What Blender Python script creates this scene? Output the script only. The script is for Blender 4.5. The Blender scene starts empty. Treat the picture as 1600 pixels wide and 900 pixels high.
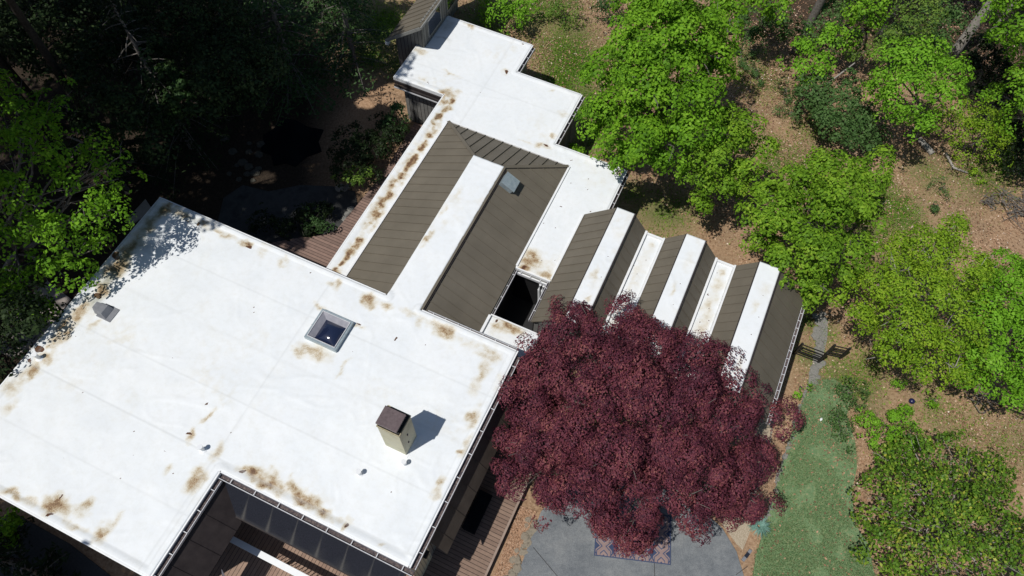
import bpy, math, random
import numpy as np
from mathutils import Vector, Matrix

scn = bpy.context.scene
C = scn.collection
# ------------------------------------------------------------------ camera, world, sun
F_PX, TILT, ROLL = 1150.0, math.radians(28.5), math.radians(2.0)
ZR, ZL, ZG = 3.9, 2.6, -0.35          # main roof, lower flat roofs, garden ground
HC = ZR + 24.0
cF = np.array([0, math.sin(TILT), -math.cos(TILT)])
cU0 = np.array([0, math.cos(TILT), math.sin(TILT)])
cR0 = np.array([1.0, 0, 0])
cr, sr = math.cos(ROLL), math.sin(ROLL)
cR = cR0 * cr + cU0 * sr
cU = -cR0 * sr + cU0 * cr
cam_d = bpy.data.cameras.new('camera')
cam = bpy.data.objects.new('camera', cam_d); C.objects.link(cam)
cam.matrix_world = Matrix(((cR[0], cU[0], -cF[0], 0), (cR[1], cU[1], -cF[1], 0), (cR[2], cU[2], -cF[2], HC), (0, 0, 0, 1)))
cam_d.sensor_width = 36; cam_d.lens = F_PX / 1600 * 36
cam_d.clip_start = .1; cam_d.clip_end = 2000
scn.camera = cam

world = bpy.data.worlds.new('World'); scn.world = world; world.use_nodes = True
nt = world.node_tree; bg = nt.nodes['Background']
sky = nt.nodes.new('ShaderNodeTexSky'); sky.sky_type = 'NISHITA'; sky.sun_disc = False
SUN = np.array([1.053, .715, -2.5])   # the way the light travels
elev = math.atan2(2.5, math.hypot(1.053, .715))
azim = math.atan2(-1.053, -.715)      # from +Y towards +X
sky.sun_elevation = elev; sky.sun_rotation = azim
sky.air_density = 1.0; sky.dust_density = .6; sky.ozone_density = 1.0
nt.links.new(sky.outputs[0], bg.inputs[0]); bg.inputs[1].default_value = .066
sl = bpy.data.lights.new('sun', 'SUN'); sl.energy = 3.75; sl.angle = math.radians(.53); sl.color = (1, .975, .935)
so = bpy.data.objects.new('sun', sl); C.objects.link(so)
so.rotation_euler = Vector(SUN).to_track_quat('-Z', 'Y').to_euler()
scn.view_settings.view_transform = 'Standard'; scn.view_settings.look = 'None'
scn.view_settings.exposure = 0.0; scn.view_settings.gamma = 1.0
scn.view_settings.use_curve_mapping = False

# ------------------------------------------------------------------ coordinates
th = math.radians(67.0)
e1 = np.array([math.cos(th), math.sin(th)]); e2 = np.array([math.sin(th), -math.cos(th)])
def at(px, py, z=ZG):
    """a point at height z, read off the photograph (1600x900)"""
    x = px - 800; y = -(py - 450)
    r = cR * x + cU * y + cF * F_PX
    k = (HC - z) / -r[2]
    return np.array([r[0] * k, r[1] * k, z])
O2 = at(800, 547, ZR)[:2]
def loc(px, py, z):
    """the same in house coordinates (x = across, y = towards the back)"""
    d = at(px, py, z)[:2] - O2
    return float(d @ e2), float(d @ e1)
def h2w(x, y, z=0.0):
    w = O2 + y * e1 + x * e2
    return np.array([w[0], w[1], z])

# ------------------------------------------------------------------ object helpers
def tag(o, label=None, cat=None, group=None, kind=None):
    if label: o['label'] = label
    if cat: o['category'] = cat
    if group: o['group'] = group
    if kind: o['kind'] = kind
    return o
def empty(name, l, rz=0.0, label=None, cat=None, group=None):
    o = bpy.data.objects.new(name, None); C.objects.link(o); o.location = [float(v) for v in l]; o.rotation_euler = (0, 0, rz)
    o.empty_display_size = .2
    return tag(o, label, cat, group)
def link(name, me, mat, parent=None, label=None):
    o = bpy.data.objects.new(name, me); C.objects.link(o)
    if mat is not None:
        for m in (mat if isinstance(mat, (list, tuple)) else [mat]): me.materials.append(m)
    if parent is not None: o.parent = parent
    if label: o['label'] = label
    return o
class MB:
    def __init__(s): s.v = []; s.f = []; s.m = []
    def add(s, vs, fs, mi=0):
        b = len(s.v); s.v += [tuple(float(c) for c in v) for v in vs]
        for f in fs: s.f.append([b + i for i in f]); s.m.append(mi)
        return s
    def hexa(s, b, t, mi=0):
        return s.add(list(b) + list(t), [(3, 2, 1, 0), (4, 5, 6, 7), (0, 1, 5, 4), (1, 2, 6, 5), (2, 3, 7, 6), (3, 0, 4, 7)], mi)
    def box(s, x0, x1, y0, y1, z0, z1, mi=0):
        p = [(x0, y0), (x1, y0), (x1, y1), (x0, y1)]
        return s.hexa([(a, b, z0) for a, b in p], [(a, b, z1) for a, b in p], mi)
    def bar(s, a, b, w, h, up=(0, 0, 1), mi=0):
        a = np.array(a, float); b = np.array(b, float); d = b - a; d /= np.linalg.norm(d)
        u = np.array(up, float); x = np.cross(d, u)
        if np.linalg.norm(x) < 1e-4: x = np.cross(d, (1, 0, 0))
        x /= np.linalg.norm(x); u = np.cross(x, d)
        q = [x * w / 2 * i + u * h / 2 * j for i, j in ((-1, -1), (1, -1), (1, 1), (-1, 1))]
        return s.hexa([a + k for k in q], [b + k for k in q], mi)
    def tube(s, pts, rad, n=8, mi=0):
        pts = [np.array(p, float) for p in pts]; rings = []
        for i, p in enumerate(pts):
            d = pts[min(i + 1, len(pts) - 1)] - pts[max(i - 1, 0)]; d /= np.linalg.norm(d)
            x = np.cross(d, (0, 0, 1.0))
            if np.linalg.norm(x) < .1: x = np.cross(d, (1.0, 0, 0))
            x /= np.linalg.norm(x); y = np.cross(d, x)
            r = rad[i] if hasattr(rad, '__len__') else rad
            rings.append([p + r * (math.cos(2 * math.pi * k / n) * x + math.sin(2 * math.pi * k / n) * y) for k in range(n)])
        vs = [v for r in rings for v in r]; fs = []
        for i in range(len(rings) - 1):
            for k in range(n):
                fs.append((i * n + k, i * n + (k + 1) % n, (i + 1) * n + (k + 1) % n, (i + 1) * n + k))
        fs.append(tuple(range(n))); fs.append(tuple(range((len(rings) - 1) * n, len(rings) * n)))
        return s.add(vs, fs, mi)
    def prism(s, pts, z0, z1, mi=0):
        n = len(pts); vs = [(p[0], p[1], z0) for p in pts] + [(p[0], p[1], z1) for p in pts]
        fs = [tuple(range(n))[::-1], tuple(range(n, 2 * n))] + [(i, (i + 1) % n, n + (i + 1) % n, n + i) for i in range(n)]
        return s.add(vs, fs, mi)
    def build(s, name, mat, parent=None, label=None, smooth=False, bevel=0.0):
        me = bpy.data.meshes.new(name); me.from_pydata(s.v, [], s.f)
        if any(s.m): me.polygons.foreach_set('material_index', s.m)
        me.update()
        import bmesh
        bm = bmesh.new(); bm.from_mesh(me); bmesh.ops.recalc_face_normals(bm, faces=bm.faces); bm.to_mesh(me); bm.free()
        if smooth: me.polygons.foreach_set('use_smooth', [True] * len(me.polygons))
        o = link(name, me, mat, parent, label)
        if bevel:
            b = o.modifiers.new('bevel', 'BEVEL'); b.width = bevel; b.segments = 2; b.limit_method = 'ANGLE'
        return o
def np_mesh(name, V, Fq, attrs=None, k=4, smooth=False):
    """mesh from numpy arrays; attrs: {name: (domain, values)}"""
    me = bpy.data.meshes.new(name); n = len(Fq)
    me.vertices.add(len(V)); me.vertices.foreach_set('co', np.asarray(V, np.float32).ravel())
    me.loops.add(n * k); me.loops.foreach_set('vertex_index', np.asarray(Fq, np.int32).ravel())
    me.polygons.add(n); me.polygons.foreach_set('loop_start', np.arange(0, n * k, k, dtype=np.int32))
    if smooth: me.polygons.foreach_set('use_smooth', np.ones(n, bool))
    me.update(calc_edges=True)
    for a, (dom, val) in (attrs or {}).items():
        at_ = me.attributes.new(a, 'FLOAT', dom); at_.data.foreach_set('value', np.asarray(val, np.float32))
    return me

# ------------------------------------------------------------------ numpy noise
def _hash(ix, iy, seed):
    h = (ix * 374761393 + iy * 668265263 + seed * 974711) & 0x7fffffff
    h = ((h ^ (h >> 13)) * 1274126177) & 0x7fffffff
    return ((h ^ (h >> 16)) & 0xffff) / 65535.0
def vnoise(x, y, seed=0):
    x = np.asarray(x, float); y = np.asarray(y, float)
    ix = np.floor(x).astype(np.int64); iy = np.floor(y).astype(np.int64); fx = x - ix; fy = y - iy
    fx = fx * fx * (3 - 2 * fx); fy = fy * fy * (3 - 2 * fy)
    a = _hash(ix, iy, seed); b = _hash(ix + 1, iy, seed); c = _hash(ix, iy + 1, seed); d = _hash(ix + 1, iy + 1, seed)
    return (a * (1 - fx) + b * fx) * (1 - fy) + (c * (1 - fx) + d * fx) * fy
def fbm(x, y, seed=0, o=4):
    s = 0; a = .5; t = 0
    for i in range(o):
        s = s + a * vnoise(x, y, seed + i * 17); t += a; a *= .5; x = x * 2.03 + 11.3; y = y * 2.03 + 5.7
    return s / t

# ------------------------------------------------------------------ materials
def mat(name):
    m = bpy.data.materials.new(name); m.use_nodes = True; n = m.node_tree
    return m, n, n.nodes['Principled BSDF']
def N(n, t, **kw):
    o = n.nodes.new(t)
    for k, v in kw.items(): setattr(o, k, v)
    return o
def noise(n, scale, detail=4, rough=.6, vec=None):
    t = N(n, 'ShaderNodeTexNoise'); t.inputs['Scale'].default_value = scale; t.inputs['Detail'].default_value = detail; t.inputs['Roughness'].default_value = rough
    if vec is not None: n.links.new(vec, t.inputs['Vector'])
    return t
def ramp(n, src, stops):
    r = N(n, 'ShaderNodeValToRGB'); e = r.color_ramp.elements
    while len(e) < len(stops): e.new(.5)
    for i, (p, c) in enumerate(stops): e[i].position = p; e[i].color = (*c, 1) if len(c) == 3 else c
    n.links.new(src, r.inputs[0]); return r
def mixc(n, fac, a, b, mode='MIX'):
    m = N(n, 'ShaderNodeMix', data_type='RGBA', blend_type=mode)
    for s, v in ((0, fac), (6, a), (7, b)):
        if hasattr(v, 'links'): n.links.new(v, m.inputs[s])
        elif isinstance(v, (int, float)): m.inputs[s].default_value = v
        else: m.inputs[s].default_value = (*v, 1)
    return m.outputs[2]
def math_(n, op, a, b=0.0, clamp=False):
    m = N(n, 'ShaderNodeMath', operation=op); m.use_clamp = clamp
    for i, v in enumerate((a, b)):
        if hasattr(v, 'links'): n.links.new(v, m.inputs[i])
        else: m.inputs[i].default_value = v
    return m.outputs[0]
def objco(n): return N(n, 'ShaderNodeTexCoord').outputs['Object']
def bump(n, p, src, strength, dist=.02):
    b = N(n, 'ShaderNodeBump'); b.inputs['Strength'].default_value = strength; b.inputs['Distance'].default_value = dist
    n.links.new(src, b.inputs['Height']); n.links.new(b.outputs[0], p.inputs['Normal']); return b
def attr(n, name): 
    a = N(n, 'ShaderNodeAttribute'); a.attribute_name = name; return a.outputs['Fac']

def mottled(name, c1, c2, scale=3, rough=.7, detail=5, bstr=0.0, metallic=0.0, c3=None, spec=.5, bscale=None):
    m, n, p = mat(name); v = objco(n)
    t = noise(n, scale, detail, .65, v)
    st = [(.3, c1), (.7, c2)] if c3 is None else [(.25, c1), (.5, c2), (.72, c3)]
    r = ramp(n, t.outputs[0], st); n.links.new(r.outputs[0], p.inputs['Base Color'])
    p.inputs['Roughness'].default_value = rough; p.inputs['Metallic'].default_value = metallic
    p.inputs['Specular IOR Level'].default_value = spec
    if bstr:
        t2 = noise(n, bscale or scale * 6, 4, .6, v); bump(n, p, t2.outputs[0], bstr)
    return m

def membrane_mat():
    m, n, p = mat('roof_membrane'); v = objco(n)
    big = noise(n, .7, 5, .6, v); mid = noise(n, 5, 6, .7, v); fine = noise(n, 34, 4, .7, v)
    base = ramp(n, big.outputs[0], [(.3, (.72, .745, .755)), (.7, (.775, .79, .79))]).outputs[0]
    dirt = ramp(n, mid.outputs[0], [(.45, (1, 1, 1)), (.78, (.94, .93, .905))]).outputs[0]
    base = mixc(n, 1.0, base, dirt, 'MULTIPLY')
    st = attr(n, 'stain')
    k = math_(n, 'MULTIPLY', st, math_(n, 'ADD', math_(n, 'MULTIPLY', fine.outputs[0], 2.0), .0), True)
    k = math_(n, 'MULTIPLY', k, math_(n, 'ADD', math_(n, 'MULTIPLY', mid.outputs[0], 1.7), .08), True)
    tan = ramp(n, k, [(0, (1, 1, 1)), (.2, (.92, .87, .78)), (.5, (.66, .54, .38)), (.78, (.42, .27, .14)), (1, (.19, .10, .055))]).outputs[0]
    c = mixc(n, 1.0, base, tan, 'MULTIPLY')
    deb = attr(n, 'debris'); dk = math_(n, 'GREATER_THAN', math_(n, 'MULTIPLY', deb, math_(n, 'ADD', fine.outputs[0], .45)), .5)
    c = mixc(n, dk, c, (.10, .045, .022))
    alg = attr(n, 'algae'); ak = math_(n, 'MULTIPLY', alg, math_(n, 'ADD', math_(n, 'MULTIPLY', mid.outputs[0], 1.2), .1), True)
    c = mixc(n, ak, c, (.13, .14, .075))
    sm = attr(n, 'seam'); c = mixc(n, math_(n, 'MULTIPLY', sm, .6), c, (.42, .43, .42))
    n.links.new(c, p.inputs['Base Color']); p.inputs['Roughness'].default_value = .55; p.inputs['Specular IOR Level'].default_value = .25
    bump(n, p, mid.outputs[0], .10, .03)
    return m
M = {}
M['membrane'] = membrane_mat()
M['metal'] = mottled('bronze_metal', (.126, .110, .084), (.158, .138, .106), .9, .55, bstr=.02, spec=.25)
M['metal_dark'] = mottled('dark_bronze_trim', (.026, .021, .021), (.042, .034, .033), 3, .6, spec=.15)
M['skirt'] = mottled('shade_toned_skirt_metal', (.052, .042, .034), (.078, .064, .052), 2.5, .6, spec=.2, bstr=.05)  # darker than the roof metal, standing in for shade on the skirt
M['fascia_white'] = mottled('white_edge_metal', (.72, .73, .73), (.8, .8, .79), 4, .4)
M['gutter'] = mottled('gutter_metal', (.05, .05, .065), (.09, .09, .11), 5, .3, spec=.6)
M['gutter_in'] = mottled('gutter_debris', (.02, .018, .03), (.07, .05, .05), 14, .8, c3=(.20, .16, .14))
M['strap'] = mottled('gutter_strap_metal', (.45, .45, .47), (.62, .62, .62), 6, .35)
M['galv'] = mottled('galvanised_metal', (.26, .32, .35), (.40, .46, .48), 9, .35, metallic=.3)
M['lead'] = mottled('grey_painted_metal', (.16, .165, .18), (.22, .225, .24), 6, .5)
M['chim'] = mottled('cream_stucco', (.40, .39, .27), (.52, .50, .36), 2.4, .75, bstr=.08, c3=(.46, .45, .36))
M['cap'] = mottled('rusty_brown_metal', (.075, .05, .052), (.13, .095, .095), 12, .5, bstr=.1)
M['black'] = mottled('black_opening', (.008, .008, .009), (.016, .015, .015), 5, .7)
M['blackfurn'] = mottled('black_furniture', (.006, .007, .009), (.014, .015, .018), 3, .9, spec=.05)
M['white'] = mottled('white_paint', (.74, .76, .77), (.82, .82, .81), 5, .5)
M['trimgrey'] = mottled('grey_painted_trim', (.18, .18, .17), (.26, .26, .24), 3, .6)
M['bark'] = mottled('grey_bark', (.07, .06, .05), (.20, .18, .16), 9, .9, bstr=.6, bscale=22)
M['darkbark'] = mottled('dark_bark', (.018, .015, .012), (.05, .045, .04), 9, .95, bstr=.5, spec=.1)
M['barklt'] = mottled('pale_bark', (.22, .20, .17), (.38, .35, .31), 9, .85, bstr=.3)
M['concrete'] = None
def concrete():
    m, n, p = mat('grey_concrete'); v = objco(n); a = noise(n, .9, 9, .7, v); b = noise(n, 30, 5, .8, v); c = noise(n, 4, 8, .75, v)
    col = ramp(n, a.outputs[0], [(.3, (.13, .142, .155)), (.5, (.175, .187, .197)), (.7, (.23, .238, .24))]).outputs[0]
    col = mixc(n, 1.0, col, ramp(n, b.outputs[0], [(.3, (.62, .62, .62)), (.5, (1, 1, 1)), (.7, (1.3, 1.28, 1.22))]).outputs[0], 'MULTIPLY')
    col = mixc(n, .7, col, ramp(n, c.outputs[0], [(.35, (.8, .8, .8)), (.6, (1.08, 1.07, 1.05))]).outputs[0], 'MULTIPLY')
    n.links.new(col, p.inputs['Base Color']); p.inputs['Roughness'].default_value = .9; p.inputs['Specular IOR Level'].default_value = .2
    bump(n, p, b.outputs[0], .4, .01); return m
M['concrete'] = concrete()
M['joint'] = mottled('joint', (.02, .02, .02), (.05, .045, .04), 6, .9)
M['stone'] = mottled('tan_stone', (.10, .085, .06), (.26, .22, .165), 7, .9, bstr=.6, c3=(.17, .155, .12))
M['greystone'] = mottled('grey_stone', (.08, .08, .072), (.24, .23, .205), 9, .95, bstr=.8, c3=(.15, .148, .138))
M['darkrock'] = mottled('dark_rock', (.02, .02, .014), (.07, .065, .05), 5, .95, bstr=.6, c3=(.04, .04, .03))  # a darker tone of garden rock
M['gravel'] = mottled('tan_gravel', (.25, .19, .12), (.52, .44, .33), 26, .9, 6, bstr=.8, bscale=40)
M['asphalt'] = mottled('dark_asphalt', (.035, .035, .037), (.06, .06, .06), 12, .95, bstr=.3)
M['iron'] = mottled('black_iron', (.012, .011, .011), (.022, .02, .02), 6, .5)
M['wood_grey'] = mottled('weathered_wood', (.16, .14, .11), (.30, .27, .23), 8, .9, bstr=.4)

def board_mat(name, c1, c2, pitch, axis, groove=.10, rough=.8, gcol=(.012, .01, .009)):
    """boards across an axis of the object (0 = x, 1 = y); each board a shade of its own"""
    m, n, p = mat(name); v = objco(n)
    sp = N(n, 'ShaderNodeSeparateXYZ'); n.links.new(v, sp.inputs[0])
    q = math_(n, 'DIVIDE', sp.outputs[axis], pitch)
    fr = math_(n, 'FRACT', q); fl = math_(n, 'FLOOR', q)
    wn = N(n, 'ShaderNodeTexWhiteNoise', noise_dimensions='1D'); n.links.new(fl, wn.inputs['W'])
    c = mixc(n, wn.outputs['Value'], c1, c2)
    t = noise(n, 6, 6, .7, v); c = mixc(n, .6, c, ramp(n, t.outputs[0], [(.3, (.7, .7, .7)), (.7, (1.15, 1.12, 1.1))]).outputs[0], 'MULTIPLY')
    g = math_(n, 'LESS_THAN', fr, groove); c = mixc(n, g, c, gcol)
    n.links.new(c, p.inputs['Base Color']); p.inputs['Roughness'].default_value = rough
    p.inputs['Specular IOR Level'].default_value = .25
    bump(n, p, math_(n, 'SUBTRACT', 1.0, g), .6, .02)
    return m
M['deck_x'] = board_mat('deck_boards_across', (.27, .18, .135), (.34, .235, .175), .143, 0)
M['deck_y'] = board_mat('deck_boards_along', (.20, .135, .102), (.26, .18, .135), .143, 1)
M['siding'] = board_mat('grey_vertical_siding', (.165, .165, .158), (.215, .212, .2), .20, 0, .12)
M['siding_y'] = board_mat('grey_siding', (.165, .165, .150), (.22, .217, .2), .20, 1, .12)

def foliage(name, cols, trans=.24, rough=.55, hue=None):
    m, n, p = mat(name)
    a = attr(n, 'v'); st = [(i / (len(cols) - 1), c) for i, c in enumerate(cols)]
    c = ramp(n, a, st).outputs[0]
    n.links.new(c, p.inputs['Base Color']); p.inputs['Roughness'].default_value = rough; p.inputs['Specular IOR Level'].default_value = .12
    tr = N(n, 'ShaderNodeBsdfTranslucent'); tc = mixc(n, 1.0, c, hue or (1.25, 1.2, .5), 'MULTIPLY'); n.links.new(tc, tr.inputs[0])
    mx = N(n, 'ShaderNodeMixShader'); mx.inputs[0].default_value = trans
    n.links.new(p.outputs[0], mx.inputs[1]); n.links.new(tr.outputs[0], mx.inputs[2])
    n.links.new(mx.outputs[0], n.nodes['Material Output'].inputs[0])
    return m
FM = {
 'maple': foliage('maple_leaves', [(.05, .125, .009), (.11, .25, .014), (.175, .36, .020), (.24, .42, .035)]),
 'maple_dull': foliage('dull_maple_leaves', [(.06, .13, .010), (.125, .25, .017), (.195, .35, .024), (.28, .40, .04)]),
 'yellowgreen': foliage('yellowgreen_leaves', [(.08, .15, .012), (.16, .29, .017), (.24, .38, .024), (.33, .43, .04)]),
 'bright': foliage('bright_green_leaves', [(.07, .17, .012), (.135, .31, .018), (.19, .40, .026), (.25, .44, .05)]),
 'red': foliage('purple_leaves', [(.030, .010, .018), (.088, .024, .040), (.165, .043, .058), (.27, .10, .085)], .12, .55, (1.2, .6, .6)),
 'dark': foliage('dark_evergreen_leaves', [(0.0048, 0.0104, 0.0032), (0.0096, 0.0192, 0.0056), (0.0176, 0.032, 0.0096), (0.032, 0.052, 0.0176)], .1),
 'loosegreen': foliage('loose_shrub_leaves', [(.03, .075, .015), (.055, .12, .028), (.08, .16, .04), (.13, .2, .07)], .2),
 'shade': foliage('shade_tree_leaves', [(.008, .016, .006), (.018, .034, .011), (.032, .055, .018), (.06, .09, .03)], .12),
 'conifer': foliage('conifer_needles', [(0.0152, 0.038, 0.0095), (0.0333, 0.0712, 0.019), (0.0522, 0.104, 0.0333), (0.076, 0.133, 0.0475)], .15),
 'laurel': foliage('laurel_leaves', [(.03, .075, .010), (.08, .17, .018), (.155, .27, .028), (.40, .41, .06)], .22, .4),
 'olive': foliage('olive_leaves', [(0.0525, 0.105, 0.018), (0.105, 0.195, 0.03), (0.165, 0.255, 0.042), (0.225, 0.3, 0.075)], .25),
 'bluegrass': foliage('blue_grass_blades', [(0.078, 0.169, 0.13), (0.156, 0.286, 0.234), (0.234, 0.39, 0.338)], .2),
 'pine': foliage('young_pine_needles', [(.03, .07, .018), (.055, .115, .03), (.085, .16, .045), (.12, .19, .07)], .15),
}
def litter_mat():
    m, n, p = mat('leaf_litter'); a = attr(n, 'v')
    c = ramp(n, a, [(0, (.14, .08, .05)), (.35, (.30, .17, .10)), (.7, (.44, .27, .17)), (.93, (.56, .41, .29)), (1, (.70, .60, .50))]).outputs[0]
    n.links.new(c, p.inputs['Base Color']); p.inputs['Roughness'].default_value = .9; p.inputs['Specular IOR Level'].default_value = .1
    return m
M['litter'] = litter_mat()

def glass_mat(name, col, rough=.06):
    m, n, p = mat(name); p.inputs['Base Color'].default_value = (*col, 1); p.inputs['Roughness'].default_value = rough
    p.inputs['Specular IOR Level'].default_value = .6; p.inputs['Coat Weight'].default_value = .6; p.inputs['Coat Roughness'].default_value = .03
    t = noise(n, 3, 3, .5, objco(n)); bump(n, p, t.outputs[0], .05, .02)
    return m
M['pane'] = glass_mat('dark_window_glass', (.02, .022, .03))
def clear_glass():
    m, n, p = mat('skylight_dome'); p.inputs['Base Color'].default_value = (.75, .8, .9, 1); p.inputs['Roughness'].default_value = .12
    p.inputs['Transmission Weight'].default_value = 1.0; p.inputs['IOR'].default_value = 1.1
    return m
M['dome'] = glass_mat('tinted_dome', (.012, .018, .045), .1)

def solar_mat():
    m, n, p = mat('dark_slope_panels'); v = objco(n)
    t = noise(n, 40, 4, .7, v); sp = N(n, 'ShaderNodeSeparateXYZ'); n.links.new(v, sp.inputs[0])
    c = ramp(n, t.outputs[0], [(.35, (.006, .007, .011)), (.65, (.022, .024, .034))]).outputs[0]
    a = attr(n, 'stain'); t2 = noise(n, 18, 4, .7, v)
    c = mixc(n, math_(n, 'MULTIPLY', a, math_(n, 'ADD', t2.outputs[0], .2), True), c, (.11, .105, .095))
    n.links.new(c, p.inputs['Base Color']); p.inputs['Roughness'].default_value = .7; p.inputs['Specular IOR Level'].default_value = .15
    return m
M['panel'] = solar_mat()

# ------------------------------------------------------------------ ground (one sheet out to the horizon)
def seg_dist(X, Y, pts, closed=False):
    d = np.full(X.shape, 1e9); n = len(pts)
    for i in range(n if closed else n - 1):
        a = np.array(pts[i][:2]); b = np.array(pts[(i + 1) % n][:2]); ab = b - a
        t = np.clip(((X - a[0]) * ab[0] + (Y - a[1]) * ab[1]) / (ab @ ab + 1e-9), 0, 1)
        d = np.minimum(d, np.hypot(X - a[0] - t * ab[0], Y - a[1] - t * ab[1]))
    return d
def inside(X, Y, pts):
    r = np.zeros(X.shape, bool); n = len(pts)
    for i in range(n):
        x0, y0 = pts[i][:2]; x1, y1 = pts[(i + 1) % n][:2]
        c = ((y0 > Y) != (y1 > Y)) & (X < (x1 - x0) * (Y - y0) / (y1 - y0 + 1e-12) + x0); r ^= c
    return r
def poly(*pp): return [tuple(at(x, y)[:2]) for x, y in pp]
grass_spots = [(895, 95, 45, 1.0), (870, 130, 35, 1.0), (915, 160, 40, .9), (930, 215, 35, .6), (760, 30, 40, .7), (880, 60, 50, .6), (840, 20, 60, .7), (960, 90, 25, .4),
  (1400, 330, 35, .9), (1380, 300, 30, .5), (1375, 360, 40, .5), (1215, 260, 30, .6), (1205, 225, 25, .4), (1250, 245, 25, .4), (1040, 330, 40, .6), (990, 300, 20, .5), (1290, 520, 18, .6), (1265, 505, 14, .6),
  (1265, 560, 20, .5), (1310, 590, 40, .6), (1345, 600, 30, .6), (1350, 570, 25, .5), (1450, 270, 40, .4), (1530, 275, 50, .45), (1480, 130, 30, .3), (1560, 260, 40, .35), (1410, 70, 60, .3),
  (1270, 200, 40, .35), (1190, 130, 50, .3), (1460, 640, 30, .3), (1500, 660, 40, .25), (1575, 240, 30, .5), (1590, 700, 40, .3), (1160, 90, 40, .3), (600, 40, 50, .8), (580, 90, 30, .6), (630, 100, 30, .5)]
def ground():
    g = lambda a, b, st: np.arange(a, b, st)
    xs = np.concatenate([[-400, -250, -140, -90, -60, -45], g(-36, 42, .22), [46, 60, 90, 140, 250, 400]])
    ys = np.concatenate([[-250, -120, -60, -30, -14], g(-6, 44, .22), [48, 60, 90, 150, 260, 420]])
    X, Y = np.meshgrid(xs, ys, indexing='ij')
    Z = ZG + .10 * (fbm(X * .35, Y * .35, 3) - .5) + .035 * (fbm(X * 2.2, Y * 2.2, 5) - .5)
    # the wood behind the garden falls away a little at first and keeps its bumps
    far = np.clip((Y - 26) / 16, 0, 1); Z += far * (.5 * (fbm(X * .15, Y * .15, 9) - .5))
    G = np.zeros(X.shape)
    for px, py, r, s in grass_spots:
        c = at(px, py); rr = r / 30.0
        G = np.maximum(G, s * np.exp(-((X - c[0]) ** 2 + (Y - c[1]) ** 2) / (rr * rr)))
    G = np.clip(G * 1.3 * (.55 + .9 * fbm(X * 1.1, Y * 1.1, 21)) + .12 * np.clip(fbm(X * .5, Y * .5, 33) - .52, 0, 1) * 4 * .6, 0, 1)
    W_ = np.clip(-(X + 7.5 + (Y - 20) * .12) / 2.5, 0, 1) * (Y > 8)     # far-left wood: dark litter and shade tinted into the ground
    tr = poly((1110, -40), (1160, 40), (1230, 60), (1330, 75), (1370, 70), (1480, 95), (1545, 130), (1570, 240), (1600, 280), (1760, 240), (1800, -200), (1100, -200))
    dd = seg_dist(X, Y, tr, True); W_ = np.maximum(W_, np.where(inside(X, Y, tr), np.clip(.45 + dd * .5, 0, .9), np.clip(.45 - dd * .5, 0, 1)))  # top-right wood floor darkened to stand for tree shadow
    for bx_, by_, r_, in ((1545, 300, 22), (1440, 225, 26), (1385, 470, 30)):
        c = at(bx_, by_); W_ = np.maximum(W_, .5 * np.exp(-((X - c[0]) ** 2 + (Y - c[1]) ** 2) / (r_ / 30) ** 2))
    nx, ny = X.shape; idx = np.arange(nx * ny).reshape(nx, ny)
    F = np.stack([idx[:-1, :-1], idx[1:, :-1], idx[1:, 1:], idx[:-1, 1:]], -1).reshape(-1, 4)
    me = np_mesh('ground', np.stack([X, Y, Z], -1).reshape(-1, 3), F, {'grass': ('POINT', G.ravel()), 'wood_shade_tint': ('POINT', W_.ravel())}, smooth=True)
    m, n, p = mat('garden_ground'); v = objco(n)
    a = noise(n, .5, 5, .6, v); b = noise(n, 9, 7, .75, v); c = noise(n, 38, 4, .7, v)
    mul = ramp(n, b.outputs[0], [(.28, (.14, .09, .055)), (.45, (.30, .195, .12)), (.6, (.41, .285, .185)), (.78, (.53, .41, .30))]).outputs[0]
    mul = mixc(n, .55, mul, ramp(n, a.outputs[0], [(.35, (.72, .72, .70)), (.65, (1.15, 1.05, .98))]).outputs[0], 'MULTIPLY')
    gr = ramp(n, c.outputs[0], [(.3, (.045, .085, .018)), (.55, (.085, .15, .03)), (.75, (.15, .19, .06))]).outputs[0]
    k = math_(n, 'MULTIPLY', attr(n, 'grass'), math_(n, 'ADD', math_(n, 'MULTIPLY', b.outputs[0], 1.6), .1), True)
    col = mixc(n, k, mul, gr)
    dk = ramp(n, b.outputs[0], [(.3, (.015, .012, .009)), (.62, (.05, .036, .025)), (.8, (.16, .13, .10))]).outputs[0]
    col = mixc(n, attr(n, 'wood_shade_tint'), col, dk)
    n.links.new(col, p.inputs['Base Color']); p.inputs['Roughness'].default_value = .95; p.inputs['Specular IOR Level'].default_value = .1
    bump(n, p, b.outputs[0], .7, .05)
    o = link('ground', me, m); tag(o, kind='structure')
ground()

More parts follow.
